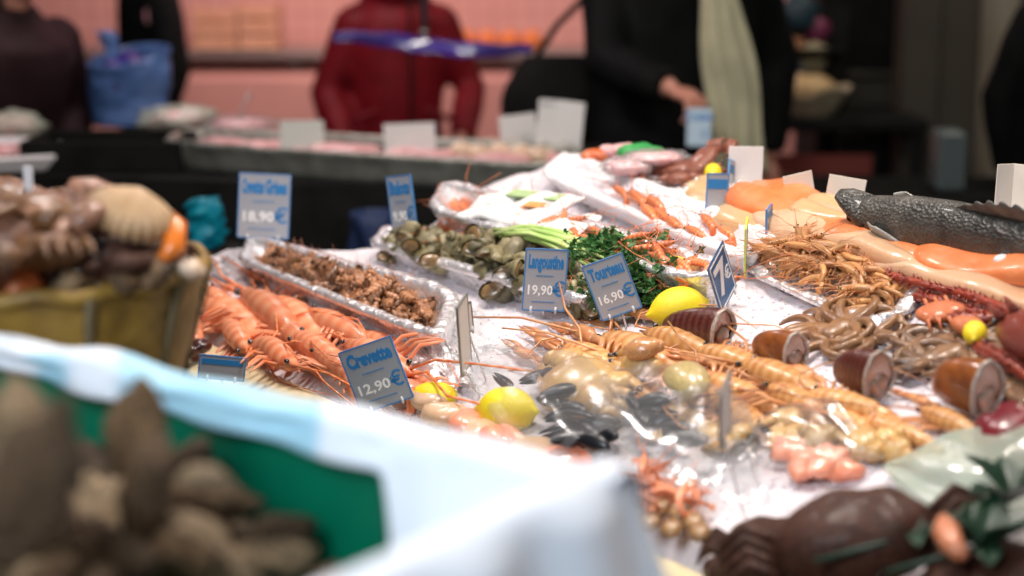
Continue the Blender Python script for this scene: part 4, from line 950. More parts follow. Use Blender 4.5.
A=P(838,218,.062); B=P(1200,282,.062); e.matrix_world=frame((A+B)/2,A-B,NRM,R(-18),((A-B).length,.50,.50)); tag(e,'large dark scaly whole fish with open mouth at the rear right','fish')
b=MB(); blob(b,(0,0,0),(.022,.016,.010),3,.3); b.tube([(.012,0,.003),(.03,.006,0),(.04,-.006,-.006)],[.009,.006,.003],8); o=b.build('fish_scrap',m_fish); o.location=P(1012,266,.055); tag(o,'small dark and white scrap lying on the salmon at the right edge','scrap')
b=MB(); b.ell((0,0,0),(.013,.010,.008)); o=b.build('ice_cube',m_white); o.location=P(1003,260,.066); tag(o,'white lump of ice on top of the dark scrap at the right edge','ice lump')
# ------------------------------------------------------------------ spiny lobster and red crab
strand('lobster_feeler',[(840,256),(880,272),(925,285),(970,296),(1015,314),(1060,330)],lambda t:.004+.006*t+.0010*math.sin(t*260),m_lob,'thick spiny red lobster feeler along the front of the fillets','lobster feeler',[.04]*6)
strand('lobster_feeler',[(915,296),(950,304),(990,318),(1040,330)],lambda t:.006+.004*t+.0010*math.sin(t*160),m_lob,'shorter thick red feeler just below the long spiny one','lobster feeler',[.03]*4)
for i,(a,b_) in enumerate((((976,345),(1030,378)),((985,352),(1040,366)),((950,318),(1010,322)))):
    strand('lobster_leg',[a,((a[0]+b_[0])/2,(a[1]+b_[1])/2-2),b_],lambda t:.007+.0008*math.sin(t*60),m_lob,['red lobster leg right of the small lemon, lower one','red lobster leg right of the small lemon, upper one','red lobster leg behind the small lemon'][i],'lobster leg',[.035,.04,.03])
lobparts=[o_ for o_ in COL.objects if o_.name.split('.')[0] in('lobster_feeler','lobster_leg')]
e=empty('red_lobster'); b=MB(); b.tube([(.5,0,0),(.46,0,0),(.3,0,0),(.1,0,0),(-.1,0,0),(-.25,0,0),(-.4,0,0),(-.5,0,0)],[.05,.14,.24,.30,.30,.26,.2,.06],20,flat=.85); 
b.warp(lambda v:v*(1+.05*noise.noise(v*14))); b.build('carapace',m_lob,e)
for sy in(-1,1):
    b=MB(); b.tube([(.42,sy*.08,.14),(.52,sy*.10,.22),(.56,sy*.10,.26)],[.05,.03,.005],8); b.build('horn',m_lob,e)
    b=MB(); b.ell((.46,sy*.14,.12),.035); b.build('eye',m_eye,e)
put(e,(1004,326),(1085,352),.06,0,1)
for o_ in lobparts:
    for k_ in('label','category'): del o_[k_]
    m_=o_.matrix_world.copy(); m_.translation=o_.location; o_.name=o_.name.replace('lobster_',''); o_.parent=e; o_.matrix_parent_inverse=e.matrix_world.inverted()
tag(e,'bulky spiny red lobster body cut by the right edge of the picture','lobster')
e=empty('orange_crab')
b=MB(); blob(b,(0,0,0),(.5,.36,.17),5,.12); b.build('carapace',m_crabor,e)
for sy in(-1,1):
    for k in range(3):
        b=MB(); x=.2-.2*k; b.tube([(x,sy*.3,0),(x+.05,sy*.5,.08),(x+.02,sy*.68,-.1)],[.05,.045,.012],8); b.build('leg',m_crabor,e)
put(e,(914,316),(966,308),.035,0,1); tag(e,'smooth orange crab shell behind the second squid heap','crab')
b=MB(); blob(b,(0,0,0),(.5,.34,.25),9,.2); o=b.build('crab_claw',m_crabor); put(o,(952,322),(984,330),.04); tag(o,'orange crab claw lump right of the orange crab shell','crab claw')
# rear cooked crabs
def crab(name,mat,s,pos,rz,label,M4=None,tipm=m_eye):
    e=empty(name); b=MB()
    def f(u,v):
        a=u*6.283; c_,s_=math.cos(a),math.sin(a); r=math.sin(v*math.pi*.5)**.8 if v<1 else 1
        x=c_*.36*r; y=s_*.56*r*(1+.04*math.cos(2*a)); sc_=1+.018*math.cos(a*18)*(v>.8)
        return Vector((x*sc_,y*sc_,.24*math.cos(v*math.pi*.5)**.7+nz((x*5,y*5,1),1)*.03))
    b.grid(f,54,14,closeu=True); n0=13*54
    b.grid(lambda u,v:(lambda a:Vector((math.cos(a)*.36*(1-v*.8),math.sin(a)*.56*(1-v*.8),-.12*v)))(u*6.283),54,4,closeu=True); b.build('carapace',mat,e)
    for sy in(-1,1):
        b=MB(); b.tube([(.22,sy*.42,-.04),(.34,sy*.66,-.03),(.50,sy*.66,0)],[.08,.10,.11],10); b.tube([(.48,sy*.66,0),(.60,sy*.52,.02),(.70,sy*.32,.02)],[.11,.18,.12],12,flat=.7); b.tube([(.70,sy*.32,.05),(.76,sy*.20,.04),(.74,sy*.08,.03)],[.08,.055,.02],8); b.tube([(.66,sy*.30,-.03),(.66,sy*.18,-.03),(.67,sy*.08,0)],[.07,.05,.02],8); c_=b.build('claw',mat,e)
        MB().tube([(.765,sy*.14,.035),(.75,sy*.05,.03)],[.045,.012],8).build('black_tip',tipm,c_)
        for k in range(4):
            x=.12-.13*k; b=MB(); b.tube([(x,sy*.48,-.05),(x-.03,sy*.72,.06),(x-.06,sy*.88,-.02),(x-.08,sy*.98,-.12)],[.05,.05,.035,.01],8); b.build('leg',mat,e)
        b=MB(); b.ell((.36,sy*.10,.03),.025); b.build('eye',m_eye,e)
    e.matrix_world=M4 if M4 else Matrix.Translation(pos)@Matrix.Rotation(rz,4,'Z')@Matrix.Scale(s,4); tag(e,label,'crab'); return e
def crabat(px,py,lift,s,ang,label,mat,roll=0,pitch=0,kz=1): return crab('brown_crab',mat,s,None,0,label,frame(P(px,py,lift),Vector((math.cos(ang),math.sin(ang),0)),NRM,roll,(s,s,s*kz),pitch))
crabat(676,172,.03,.095,R(230),'large red brown cooked crab at the rear, left of the lemon tip',m_crabback,pitch=R(-10))
crabat(703,163,.045,.075,R(-50),'red brown cooked crab under the hand held tag at the rear',m_crabback,roll=R(20),pitch=R(-10))
# rear packs
def stallpack(px,py,lift,L,W,Hh,label,mi,seed):
    e=pack(px,py,1.0,L,W,Hh,label,mi,.2,seed=seed); e.location=P(px,py,lift); return e
stallpack(628,176,.05,.10,.07,.035,'small pink wrapped pack at the rear end of the white ice tray',m_pinkfish,8)
stallpack(655,166,.05,.12,.08,.03,'wrapped pink pack left of the red brown crabs',m_pinkfish,8)
b=MB(); blob(b,(0,0,0),(.045,.02,.016),3,.3,2); o=b.build('herb_bundle',M('bright_green_wrap',(.04,.35,.08),(.02,.22,.05),scale=30,rough=.5)); o.location=P(640,152,.06); tag(o,'bright green bundle at the very rear before the black coat','herbs')
for i,(px,py) in enumerate(((596,156),(612,152),(654,160),(626,150))):
    b=MB(); blob(b,(0,0,0),(.028,.02,.014),i+90,.3); o=b.build('fish_piece',m_pinkfish if i%2 else m_orange); o.location=P(px,py,.045); tag(o,['small orange piece at the rear left of the green bundle','pink piece at the rear near the green bundle','orange piece right of the green bundle at the rear','pink piece directly behind the white ice tray'][i],'fish piece')
# ------------------------------------------------------------------ clear bags with mussels / salmon
def pouch(name,h,t,wd,ht,lift,label,mat=m_clear,seed=0,cat='bag',amp=.10):
    """closed gathered tip at +x, open wide mouth at -x"""
    A=P(*h,lift);B=P(*t,lift); L=(A-B).length; b=MB()
    def f(u,v):
        a=u*6.283; k=math.sin(min(1,v*1.05+.02)*math.pi*.62)**.9*(1-.25*max(0,v-.8)/.2); x=.5-v
        fold=1+.10*math.sin(a*9+seed)*(1-v)+.06*math.sin(a*5+seed*2)
        q=Vector((x*L,math.cos(a)*wd*.5*k*fold,(math.sin(a)*.5+.5)*ht*k*fold)); n=Vector((nz(q,13,seed),nz(q,13,seed+4),nz(q,13,seed+9)))*amp*.12
        return q+n
    b.grid(f,72,40,closeu=True)
    e=b.build(name,mat); e.matrix_world=frame((A+B)/2,A-B,NRM); tag(e,label,cat); return e
pouch('clear_bag',(478,352),(606,462),.17,.065,.015,'gathered clear plastic bag of black mussels behind the blurred lemon',seed=1)
pouch('clear_bag',(582,368),(722,472),.17,.06,.015,'clear plastic bag of black mussels in front of the cream claws',seed=2)
pouch('clear_bag',(884,462),(768,446),.13,.05,.012,'clear plastic bag with pink salmon pieces on the ice',seed=3)
pouch('clear_bag',(888,470),(1040,500),.20,.05,.015,'greenish clear plastic bag at the lower right beside the dark leaves',mat=m_clearg,seed=4)
pouch('clear_bag',(448,300),(488,370),.07,.05,.015,'crumpled empty clear bag standing at the end of the shrimp tray',seed=6,amp=.3)
pouch('clear_bag',(770,505),(690,470),.13,.03,.01,'flat empty clear bag on the ice left of the lower brown crab',seed=8,amp=.2)
def mussel(seed):
    o=None; random.seed(seed); b=MB()
    for s in(-1,1):
        def f(u,v):
            a=u*6.283; k=math.sin(v*math.pi)**.65*(1-.35*(1-v)); return Vector(((v-.5)*1.0+.05*math.sin(a)*math.sin(v*3),math.cos(a)*.24*k+.06*math.sin(v*2.6),s*(.04+0*v)+math.sin(a)*.14*k*(1 if math.sin(a)*s>0 else .15)))
        b.grid(f,20,16,closeu=True)
    return b.build('mussel',m_mussel)
MU=[mussel(0),mussel(1)]
ms_=[(502,381),(549,376),(558,392),(568,400),(562,412),(578,416),(572,428),(588,430),(592,444),(580,444),(602,430),(606,438),(556,430),(548,402),(570,440),(536,378),(600,424),(632,402),(644,410),(656,412),(640,418),(662,422),(674,428),(684,436),(668,434),(692,442),(652,402),(626,394),(560,398),(573,409)]
random.seed(51)
for i,(px,py) in enumerate(ms_):
    o=MU[i] if i<2 else copytree(MU[i%2]); spin(o,px,py,.030+.012*(i%3),random.uniform(-1.5,.2),random.uniform(.042,.056),random.uniform(-1,1),random.uniform(-.3,.3))
    tag(o,'black mussel inside the left clear bag' if (i<17 or i>27) else 'black mussel inside the clear bag in front of the claws','mussel','mussels in the left clear bag' if (i<17 or i>27) else 'mussels in the middle clear bag')
for i,(px,py) in enumerate(((746,430),(752,440))):
    o=copytree(MU[0]); spin(o,px,py,.03,1,.028,.3); tag(o,['small black mussel right of the standing clear tag, upper one','small black mussel right of the standing clear tag, lower one'][i],'mussel')
for i,(px,py,L) in enumerate(((796,450,.05),(806,460,.05),(822,464,.05),(842,470,.045),(802,468,.04),(826,456,.045),(784,446,.04))):
    b=MB(); blob(b,(0,0,0),(L*.62,L*.42,.011),i+5,.35,2); o=b.build('salmon_piece',m_salmonp); o.matrix_world=frame(P(px,py,.014+.004*(i%3)),Vector((math.cos(i*1.9),math.sin(i*1.9),0)),NRM); tag(o,'pink salmon piece inside the clear bag on the ice','salmon piece','salmon pieces in the clear bag')
# ------------------------------------------------------------------ lower right
crabat(858,552,.05,.155,R(-95),'dark brown crab with a broad smooth shell at the lower right',m_crab,pitch=R(8),kz=1.7)
crabat(768,548,.02,.085,R(-110),'small dark brown crab left of the larger one at the bottom',m_crab,kz=1.6)
crabat(985,590,.03,.14,R(-80),'dark red brown crab in the bottom right corner',m_crab)
def leafsprig(px,py,lift,label,n,sp,seed,ln=.11):
    e=empty('leafy_sprig',P(px,py,lift)); tag(e,label,'leaves'); random.seed(seed); s_=MB(); s_.tube([(-.1,-.02,-.02),(0,0,0),(.08,.02,.03)],[.003,.003,.0015],6); s_.build('stem',m_leaf,e)
    for i in range(n):
        a=6.283*i/n+random.uniform(-.3,.3); el=random.uniform(.1,.8); d=Vector((math.cos(a)*math.cos(el),math.sin(a)*math.cos(el),math.sin(el))); sd=d.cross(Vector((0,0,1))).normalized(); L=ln*random.uniform(.8,1.2); nn=sd.cross(d)
        b=MB(); b.grid(lambda u,v:d*L*v+sd*(u-.5)*L*.52*math.sin(min(1,v*.97+.03)*math.pi)**.8+nn*(abs(u-.5)*.25*L*math.sin(v*3)-.15*L*v*v),9,14); b.build('leaf',m_leaf,e,solid=.001)
    return e
leafsprig(1010,500,.06,'sprig of dark green leaves at the right edge, upper one',7,.1,3,.065)
leafsprig(985,545,.07,'sprig of dark green leaves beside the lower brown crab',7,.1,5,.06)
leafsprig(912,535,.085,'single small sprig of dark leaves lying on the brown crab',4,.1,7,.04)
b=MB(); b.tube([(-.5,0,0),(-.2,.04,0),(.15,0,0),(.5,-.08,0)],[.10,.17,.20,.09],12); o=b.build('crab_claw',m_pink); put(o,(938,520),(962,555),.10); tag(o,'pinkish crab claw between the dark leaves and the brown crab','crab claw')
b=MB(); blob(b,(0,0,0),(.06,.05,.035),2,.3,2); o=b.build('tuna_chunk',m_tuna); o.location=P(1026,436,.03); tag(o,'dark red chunk of fish at the right edge of the ice','fish piece')
random.seed(61); 
for i in range(16):
    o=copytree(PP[i%3]); px=random.uniform(612,700); py=455+ (px-612)*.35+random.uniform(0,32); spin(o,px,py,.03+.012*(i%3),random.uniform(0,6.28),random.uniform(.06,.085),random.uniform(-1,1)); tag(o,'small pink prawn in the blurred heap at the bottom centre','prawn','small pink prawns at the bottom centre')
for i,(px,py) in enumerate(((640,500),(660,508),(680,512),(650,522),(672,528),(694,522),(700,532))):
    b=MB(); b.ell((0,0,0),(.017,.013,.009)); o=b.build('small_clam',M('tan_clam',(.40,.22,.09),(.22,.11,.05),scale=60,rough=.4,coat=.3) if i==0 else bpy.data.materials['tan_clam']); o.matrix_world=frame(P(px,py,.03),Vector((1,i,0)),NRM); tag(o,'small tan clam by the front board at the bottom centre','clam','small tan clams by the front board')
for i,(px,py) in enumerate(((408,390),(430,400),(470,425),(450,415),(500,438),(530,450),(560,462),(480,432))):
    b=MB(); blob(b,(0,0,0),(.04,.028,.018),i+20,.3); o=b.build('shellfish_meat',m_fillet if i%2 else m_salmonp); o.location=P(px,py,.025); o.rotation_euler=(0,0,i*2.1); tag(o,'pale pink shellfish meat along the inside of the front board','shellfish','pale shellfish meats by the front board')
for i,(px,py) in enumerate(((176,345),(190,350),(166,338),(184,338),(200,346))):
    b=MB(); b.ell((0,0,0),(.02,.018,.013)); o=b.build('small_clam',[m_clamin,m_clam,m_oyster2][i%3]); o.location=P(px,py,.035); tag(o,['pale small clam next to the basket, left','dark small clam next to the basket','speckled small clam next to the basket','white small clam behind the basket rim','right end small clam next to the basket'][i],'clam')
# ------------------------------------------------------------------ price tags
def textmesh(s,size,mat,parent,name,x,z,off=.0,sx=1.0,yy=-.0012,bold=.0):
    cu=bpy.data.curves.new('t','FONT'); cu.body=s; cu.size=size; cu.extrude=.0003; cu.offset=bold; cu.align_x='CENTER'; cu.resolution_u=2
    t=bpy.data.objects.new('t',cu); COL.objects.link(t); dg=bpy.context.evaluated_depsgraph_get(); dg.update(); me=bpy.data.meshes.new_from_object(t.evaluated_get(dg)); bpy.data.objects.remove(t)
    for v in me.vertices: v.co=Vector((v.co.x*sx+x,-v.co.z+yy,v.co.y+z))
    me.materials.clear(); me.materials.append(mat); o=bpy.data.objects.new(name,me); COL.objects.link(o); o.parent=parent; return o
def ptag(px,py,wpx,hpx,base,yaw,roll,label,title=('',),price='',style='grey',Wm=None,pitchb=0,stake=.06,name='price_tag',axes=None):
    """centre pixel, size in pixels, pixel where the stake meets the stall"""
    Y=P(base[0],base[1],.02).y; c_=PY(px,py,Y); s=Y/F/math.cos(PITCH); W=Wm or wpx*s; H=hpx*s
    e=empty(name,c_); e.rotation_euler=(pitchb,roll,yaw); tag(e,label,'price tag')
    if axes:
        ax=Vector(axes[0]).normalized(); az=Vector(axes[1]); az=(az-ax*az.dot(ax)).normalized(); e.rotation_euler=Matrix((ax,az.cross(ax),az)).transposed().to_euler()
    pm={'grey':m_acr,'blue':m_blue,'white':m_paper,'yellow':m_acr}[style]; em={'grey':m_edge,'blue':m_wht,'white':m_steel,'yellow':M('yellow_edge'+str(px),(.62,.66,.10),rough=.4)}[style]
    MB().box((0,0,0),(W,.002,H),bev=.0008).build('panel',pm,e,smooth=False)
    fr=MB(); k=.0011 if style!='blue' else .0009; ins=0 if style!='blue' else .005
    for sx in(-1,1): fr.box((sx*(W/2-ins),0,0),(k*2,.0032,H-ins*2))
    for sz in(-1,1): fr.box((0,0,sz*(H/2-ins)),(W-ins*2,.0032,k*2))
    fr.build('border',em,e,smooth=False)
    if style=='grey' and title[0]:
        n=len(title)
        for i,tt in enumerate(title):
            cw=W*.90/n; x=(i-(n-1)/2)*cw; zz=H*.20 
            o=textmesh(tt,H*.30,m_ink,e,'name_lettering',0,0,bold=H*.016); xs=[v.co.x for v in o.data.vertices]; kx=cw*.95/(max(xs)-min(xs)); cx=(max(xs)+min(xs))/2
            for v in o.data.vertices: v.co.x=(v.co.x-cx)*kx+x; v.co.z+=zz
        o=textmesh(price,H*.22,m_wht,e,'price_lettering',-W*.10,-H*.24,bold=H*.004); xs=[v.co.x for v in o.data.vertices]; kx=W*.60/(max(xs)-min(xs)); 
        cx=(max(xs)+min(xs))/2
        for v in o.data.vertices: v.co.x=(v.co.x-cx)*kx-W*.10
        textmesh('€',H*.34,m_ink,e,'euro_sign',W*.34,-H*.26,bold=H*.004)
        b=MB(); b.box((-W*.02,-.0013,H*.07),(W*.42,.0008,H*.012)); b.build('fine_print',m_ink,e,smooth=False); b=MB(); b.box((-W*.02,-.0013,-H*.36),(W*.55,.0008,H*.012)); b.build('fine_print',m_ink,e,smooth=False)
    if style=='blue':
        textmesh('7',H*.80,m_wht,e,'white_lettering',-W*.06,-H*.24,bold=H*.02,sx=1.1); textmesh('€',H*.34,m_wht,e,'euro_sign',W*.26,-H*.16,bold=H*.004)
    if style=='grey' and not title[0]:
        b=MB(); b.box((0,-.0013,H*.25),(W*.9,.0008,H*.24)); b.build('blue_band',m_ink,e,smooth=False)
    b=MB(); inv=e.rotation_euler.to_matrix().inverted(); bp=P(base[0],base[1],-.01); q=inv@(bp-c_)
    b.tube([(0,.002,-H*.30),(0,.0025,-H*.5),q],[.0016,.0016,.0014],6); b.build('stake',m_spike,e); 
    for sx in(-.3,.3): MB().tube([(W*sx,-.0022,-H*.5-.004),(W*sx,-.0022,-H*.5+.006)],.0018,6).build('clip',m_spike,e)
    return e
ptag(264,206,50,64,(262,246),R(8),R(4),'price tag reading Crevettes Grises above the left end of the shrimp tray',('Crevettes','Grises'),'18,90')
ptag(402,206,38,60,(398,252),R(-48),R(-10),'turned blue grey price tag at the left end of the whelk tray',('Bulots',),'9,90')
ptag(545,280,42,62,(545,318),R(8),R(4),'upright price tag in front of the whelk tray, blue lettering and euro sign',('Langoustine',),'19,90')
ptag(612,287,42,58,(628,332),R(-5),R(-21),'tilted price tag left of the parsley with blue lettering',('Tourteau',),'16,90')
ptag(722,278,34,60,(734,318),R(-38),R(-16),'deep blue price tag with white brush strokes right of the bright lemon',style='blue',Wm=.066,axes=((.41,.76,.50),(-.33,-.44,.94)))
ptag(717,194,21,40,(716,222),R(4),R(2),'small upright grey price tag with a blue band at the rear below the lemon tip',('',),'')
ptag(731,178,20,34,(728,205),R(74),R(12),'edge-on grey tag just right of the lemon tip at the rear',('',),'',Wm=.06)
ptag(769,220,20,26,(773,246),R(70),R(-6),'tiny edge-on blue tag on a clear stake among the beige fillets',('',),'',Wm=.04)
ptag(746,247,12,50,(752,275),R(80),R(-10),'edge-on tag with yellow green edge between the ice trays',style='yellow',Wm=.055)
ptag(376,375,58,66,(400,412),R(-12),R(-21),'blurred leaning price tag with a broad blue band in front of the pink prawns',('Crevette',),'12,90')
ptag(222,368,46,24,(225,388),R(10),R(8),'low blurred blue grey tag behind the front board near the basket',style='grey',title=('',))
ptag(464,335,24,76,(482,400),R(76),R(-12),'tall edge-on clear tag standing at the end of the shrimp tray',style='white',Wm=.05)
ptag(725,410,26,60,(748,528),R(72),R(-10),'edge-on clear tag on a long stake in front of the langoustine heap',style='white',Wm=.06)
ptag(468,318,10,30,(488,386),R(60),R(-10),'small clear plastic marker behind the tall edge-on tag',style='white',Wm=.02)
# held tag
hp=PY(699,127,4.47); s_=4.47/F
e=empty('price_tag',hp); e.rotation_euler=(R(-8),0,R(-6)); tag(e,'blue grey price tag held in the black coated shopper\'s hand','price tag')
MB().box((0,0,0),(24*s_,.002,38*s_),bev=.0008).build('panel',M('pale_blue_card',(.46,.60,.72),rough=.4),e,smooth=False)
textmesh('Crabe',.030,m_ink,e,'name_lettering',0,.018,bold=.0008); textmesh('€',.03,m_ink,e,'euro_sign',.015,-.03)
def stallcard(px,py,w_,h_,base,yaw,roll,label,fold=True,mat=m_pcard,foldang=.8):
    Y=P(base[0],base[1],.02).y; return card(px,py,w_,h_,Y,label,yaw,roll,fold,mat,marks=False,foldang=foldang)
stallcard(745,168,34,42,(742,195),.1,.02,'plain white upright card between the lemon tip and the salmon',False,m_paper)
stallcard(803,190,30,34,(803,212),.2,-.2,'cream card leaning left, left half of the open pair at the rear',False)
stallcard(843,192,36,30,(843,212),-.2,.15,'cream card leaning right, right one of the open pair at the rear',False)
stallcard(1012,186,40,44,(1012,215),.0,.02,'folded cream card behind the big fish at the right edge',True)
# background right: flower and produce stand
e=empty('produce_stand',PY(800,140,6.2)); e.location.z=0; e.location.x+=.05; e.location.y=6.0; tag(e,'dark stand carrying a wrapped basket and colourful goods behind the black coat','stand')
zt=PY(800,112,6.0).z; MB().box((0,0,zt-.02),(.62,.5,.04),bev=.005).build('top',m_dark,e,smooth=False)
for sx in(-.28,.28):
    for sy in(-.22,.22): MB().box((sx,sy,(zt-.04)/2),(.04,.04,zt-.04)).build('leg',m_dark,e,smooth=False)
MB().box((-.04,-.2,zt-.16),(.34,.02,.07)).build('red_panel',M('dull_red_panel',(.18,.03,.02),rough=.6),e,smooth=False)
bs=PY(812,110,5.9); b=MB(); b.grid(lambda u,v:Vector((math.cos(u*6.283)*(.07+.06*v+.015*math.sin(u*31)*v),math.sin(u*6.283)*(.07+.05*v),v*.09+.015*math.sin(u*25)*v)),60,10,closeu=True); b.f.append(tuple(range(60))[::-1]); b.m.append(0)
o=b.build('gift_basket',M('pale_foil_wrap',(.42,.36,.24),(.26,.22,.15),scale=30,rough=.4,bump=.4),solid=.003); o.location=(bs.x,5.9,zt); tag(o,'pale wrapped basket on the dark stand behind the black coat','basket')
b=MB(); blob(b,(0,0,.09),(.10,.09,.05),6,.4,2.5); o=b.build('cheese_heap',M('yellow_cream_goods',(.50,.34,.14),(.60,.45,.26),scale=22,rough=.5)); o.location=(bs.x-.02,5.9,zt); tag(o,'yellow cream goods heaped in the pale wrapped basket','food')
for i,(px,py,c_,rr,lab) in enumerate(((776,30,(.65,.16,.30),.03,'small pink goods high on the stand behind the black coat'),(792,48,(.45,.20,.10),.05,'reddish brown goods in the middle of the stand'),(812,58,(.38,.34,.20),.06,'olive cream goods on the stand above the basket'),(797,70,(.12,.18,.28),.04,'blue grey packet on the stand left of the olive goods'),(818,30,(.20,.03,.09),.045,'dark magenta packet at the top right of the stand'),(800,14,(.01,.04,.06),.07,'dark teal packet at the very top of the stand'))):
    b=MB(); blob(b,(0,0,0),(rr,rr*.6,rr*1.05),i+60,.35,2); o=b.build('packet',M('packet_%d'%i,c_,tuple(x*.7 for x in c_),scale=20,rough=.5)); o.location=PY(px,py,6.15); tag(o,lab,'packet')
b=MB(); zz=PY(800,84,6.1).z; b.box((bs.x,6.16,(zt+PY(800,8,6.1).z)/2),(.34,.02,PY(800,8,6.1).z-zt),bev=.003); 
for py in(84,66,42): b.box((bs.x-.02,6.12,PY(800,py,6.1).z-.03),(.32,.14,.012))
tag(b.build('stepped_rack',m_dark,smooth=False),'dark stepped rack holding small packets behind the wrapped basket','rack')
# teal bag and dark blue cloth below the far counter
b=MB(); b.grid(lambda u,v:Vector((math.cos(u*6.283)*.045*(.4+.6*math.sin(v*2.6+.3)),math.sin(u*6.283)*.04,v*.11))+Vector((1,1,.3))*nz((u*6,v*5,0),1)*.02,30,14,closeu=True)
o=b.build('teal_bag',M('teal_plastic',(.0,.22,.30),(.0,.14,.22),scale=15,rough=.4),solid=.003); o.location=PY(205,248,3.75); tag(o,'crumpled teal plastic bag hanging between the basket and the far counter','bag')
hk=o.location+Vector((0,0,.17)); b=MB(); b.tube([hk,hk+Vector((.0,0,.06))],.005,6)
b2=MB(); b2.box((o.location.x,3.75,(o.location.z)/2),(.16,.2,o.location.z-.002),bev=.01); tag(b2.build('dark_carton',m_dark,smooth=False),'dark carton standing on the floor under the teal bag','carton')
b=MB(); bc=PY(374,232,4.0); b.grid(lambda u,v:Vector((math.cos(u*6.283)*(.07+.02*math.sin(v*5)),math.sin(u*6.283)*.05,v*(bc.z+.05)*.999))+Vector((1,1,0))*nz((u*7,v*9,0),1)*.02,30,30,closeu=True)
o=b.build('apron',M('navy_cloth',(.008,.02,.07),(.01,.03,.10),scale=8,rough=.7),solid=.004); o.location=(bc.x,4.0,0); tag(o,'navy blue cloth sack standing on the floor behind the shrimp tray','sack')
# ------------------------------------------------------------------ customer side: side table, basket, crate
A=Vector((-1.05,1.25,0)); 
tb=empty('side_table',(-.55,1.45,0)); tag(tb,'dark side table carrying the green crate and the basket','table')
poly=[(-1.0,2.05),(-.36,2.02),(.16,1.12),(-.18,.66),(-.75,.85),(-1.05,1.3)]
b=MB(); b.prism([Vector((x,y,0)) for x,y in poly][::-1],.945,.975); kid(b,'table_top',m_dark,tb)
for x,y in((-.92,1.9),(-.42,1.92),(.06,1.12),(-.2,.78),(-.85,1.2)):
    b=MB(); b.box((x,y,.472),(.05,.05,.943)); kid(b,'leg',m_dark,tb)
# basket
bc=Vector((-.505,1.80,.976)); e=empty('round_basket',bc); tag(e,'olive brown woven round basket heaped with crabs and shells at the left','basket')
b=MB(); Hb=.215
def bf(u,v):
    prof=[(.115,0),(.135,.3),(.158,.7),(.172,1.0),(.166,1.0),(.150,.7),(.128,.3),(.11,.04),(.0001,.04)]
    i=v*(len(prof)-1); i0=min(int(i+1e-6),len(prof)-2); k=i-i0; r=prof[i0][0]*(1-k)+prof[i0+1][0]*k; z=prof[i0][1]*(1-k)+prof[i0+1][1]*k
    a=u*6.283; r*=1+.012*math.sin(a*22)*math.copysign(1,math.sin(z*50)); return Vector((math.cos(a)*r,math.sin(a)*r*1.0,z*Hb))
b.grid(bf,132,40,closeu=True); b.f.append(tuple(range(132))[::-1]); b.m.append(0); b.build('bowl',m_basket,e)
b=MB(); ps=[Vector((math.cos(6.283*i/60)*.171,math.sin(6.283*i/60)*.171,Hb+.003*math.sin(i*1.5))) for i in range(61)]; b.tube(ps,.0085,8); b.build('rim',m_basket,e)
for k in range(10):
    a=6.283*k/10+.2; b=MB(); b.tube([(math.cos(a)*.124,math.sin(a)*.124,.01),(math.cos(a)*.150,math.sin(a)*.150,.3*Hb+.06),(math.cos(a)*.176,math.sin(a)*.176,Hb)],.006,6); b.build('stake',M('dark_basket_stake',(.10,.07,.025),rough=.6) if k==0 else bpy.data.materials['dark_basket_stake'],e)
def crabfree(px,py,Y,s,rz,tx,label,mat):
    M4=Matrix.Translation(PY(px,py,Y))@Matrix.Rotation(rz,4,'Z')@Matrix.Rotation(tx,4,'X')@Matrix.Scale(s,4); return crab('crab',mat,s,None,0,label,M4)
m_tanc=M('tan_crab_shell',(.26,.11,.035),(.07,.03,.012),scale=22,rough=.45,coat=.4,bump=.4,bscale=60)
m_pinkc=M('pinkish_crab_shell',(.36,.17,.10),(.14,.055,.03),scale=18,rough=.4,coat=.4,bump=.4)
crabfree(10,238,1.74,.13,R(-60),R(25),'pinkish brown crab at the left in the basket',m_pinkc)
crabfree(52,222,1.78,.12,R(-20),R(-15),'tan crab in the middle of the basket with claws raised',m_tanc)
crabfree(45,262,1.68,.11,R(200),R(20),'brown crab near the front rim of the basket',m_tanc)
crabfree(100,262,1.74,.10,R(-100),R(10),'small dark brown crab near the right of the basket',m_crab)
crabfree(2,205,1.88,.12,R(80),R(10),'tan crab at the rear left of the basket',m_tanc)
e=empty('scallop',PY(130,220,1.72)); e.scale=(.82,.82,.82); e.rotation_euler=(R(35),R(20),R(10)); tag(e,'large cream scallop shell with orange edge on the right of the basket','scallop')
def scf(u,v):
    a=(u-.5)*2.6; r=v*.062*(1+.03*math.cos(a*26)*v); return Vector((math.sin(a)*r,-math.cos(a)*r+.03,.030*math.sqrt(max(0,1-v*v))*(1)+.0012*math.cos(a*26)*v))
b=MB(); b.grid(scf,80,16); b.grid(lambda u,v:(lambda q:Vector((q.x,q.y,-q.z*.6)))(scf(u,v)),80,16); b.build('shell',M('cream_shell',(.62,.40,.22),(.46,.28,.14),scale=30,rough=.45,bump=.2),e,solid=.002)
b=MB(); b.tube([(.03,.03,.0),(.055,.01,.0),(.062,-.02,-.005),(.05,-.04,-.01)],[.012,.017,.015,.006],12); b.build('orange_coral',M('orange_coral',(.80,.20,.02),rough=.35,coat=.5),e)
b=MB(); b.box((0,.035,0),(.05,.02,.012),bev=.004); b.build('hinge',m_scal,e)
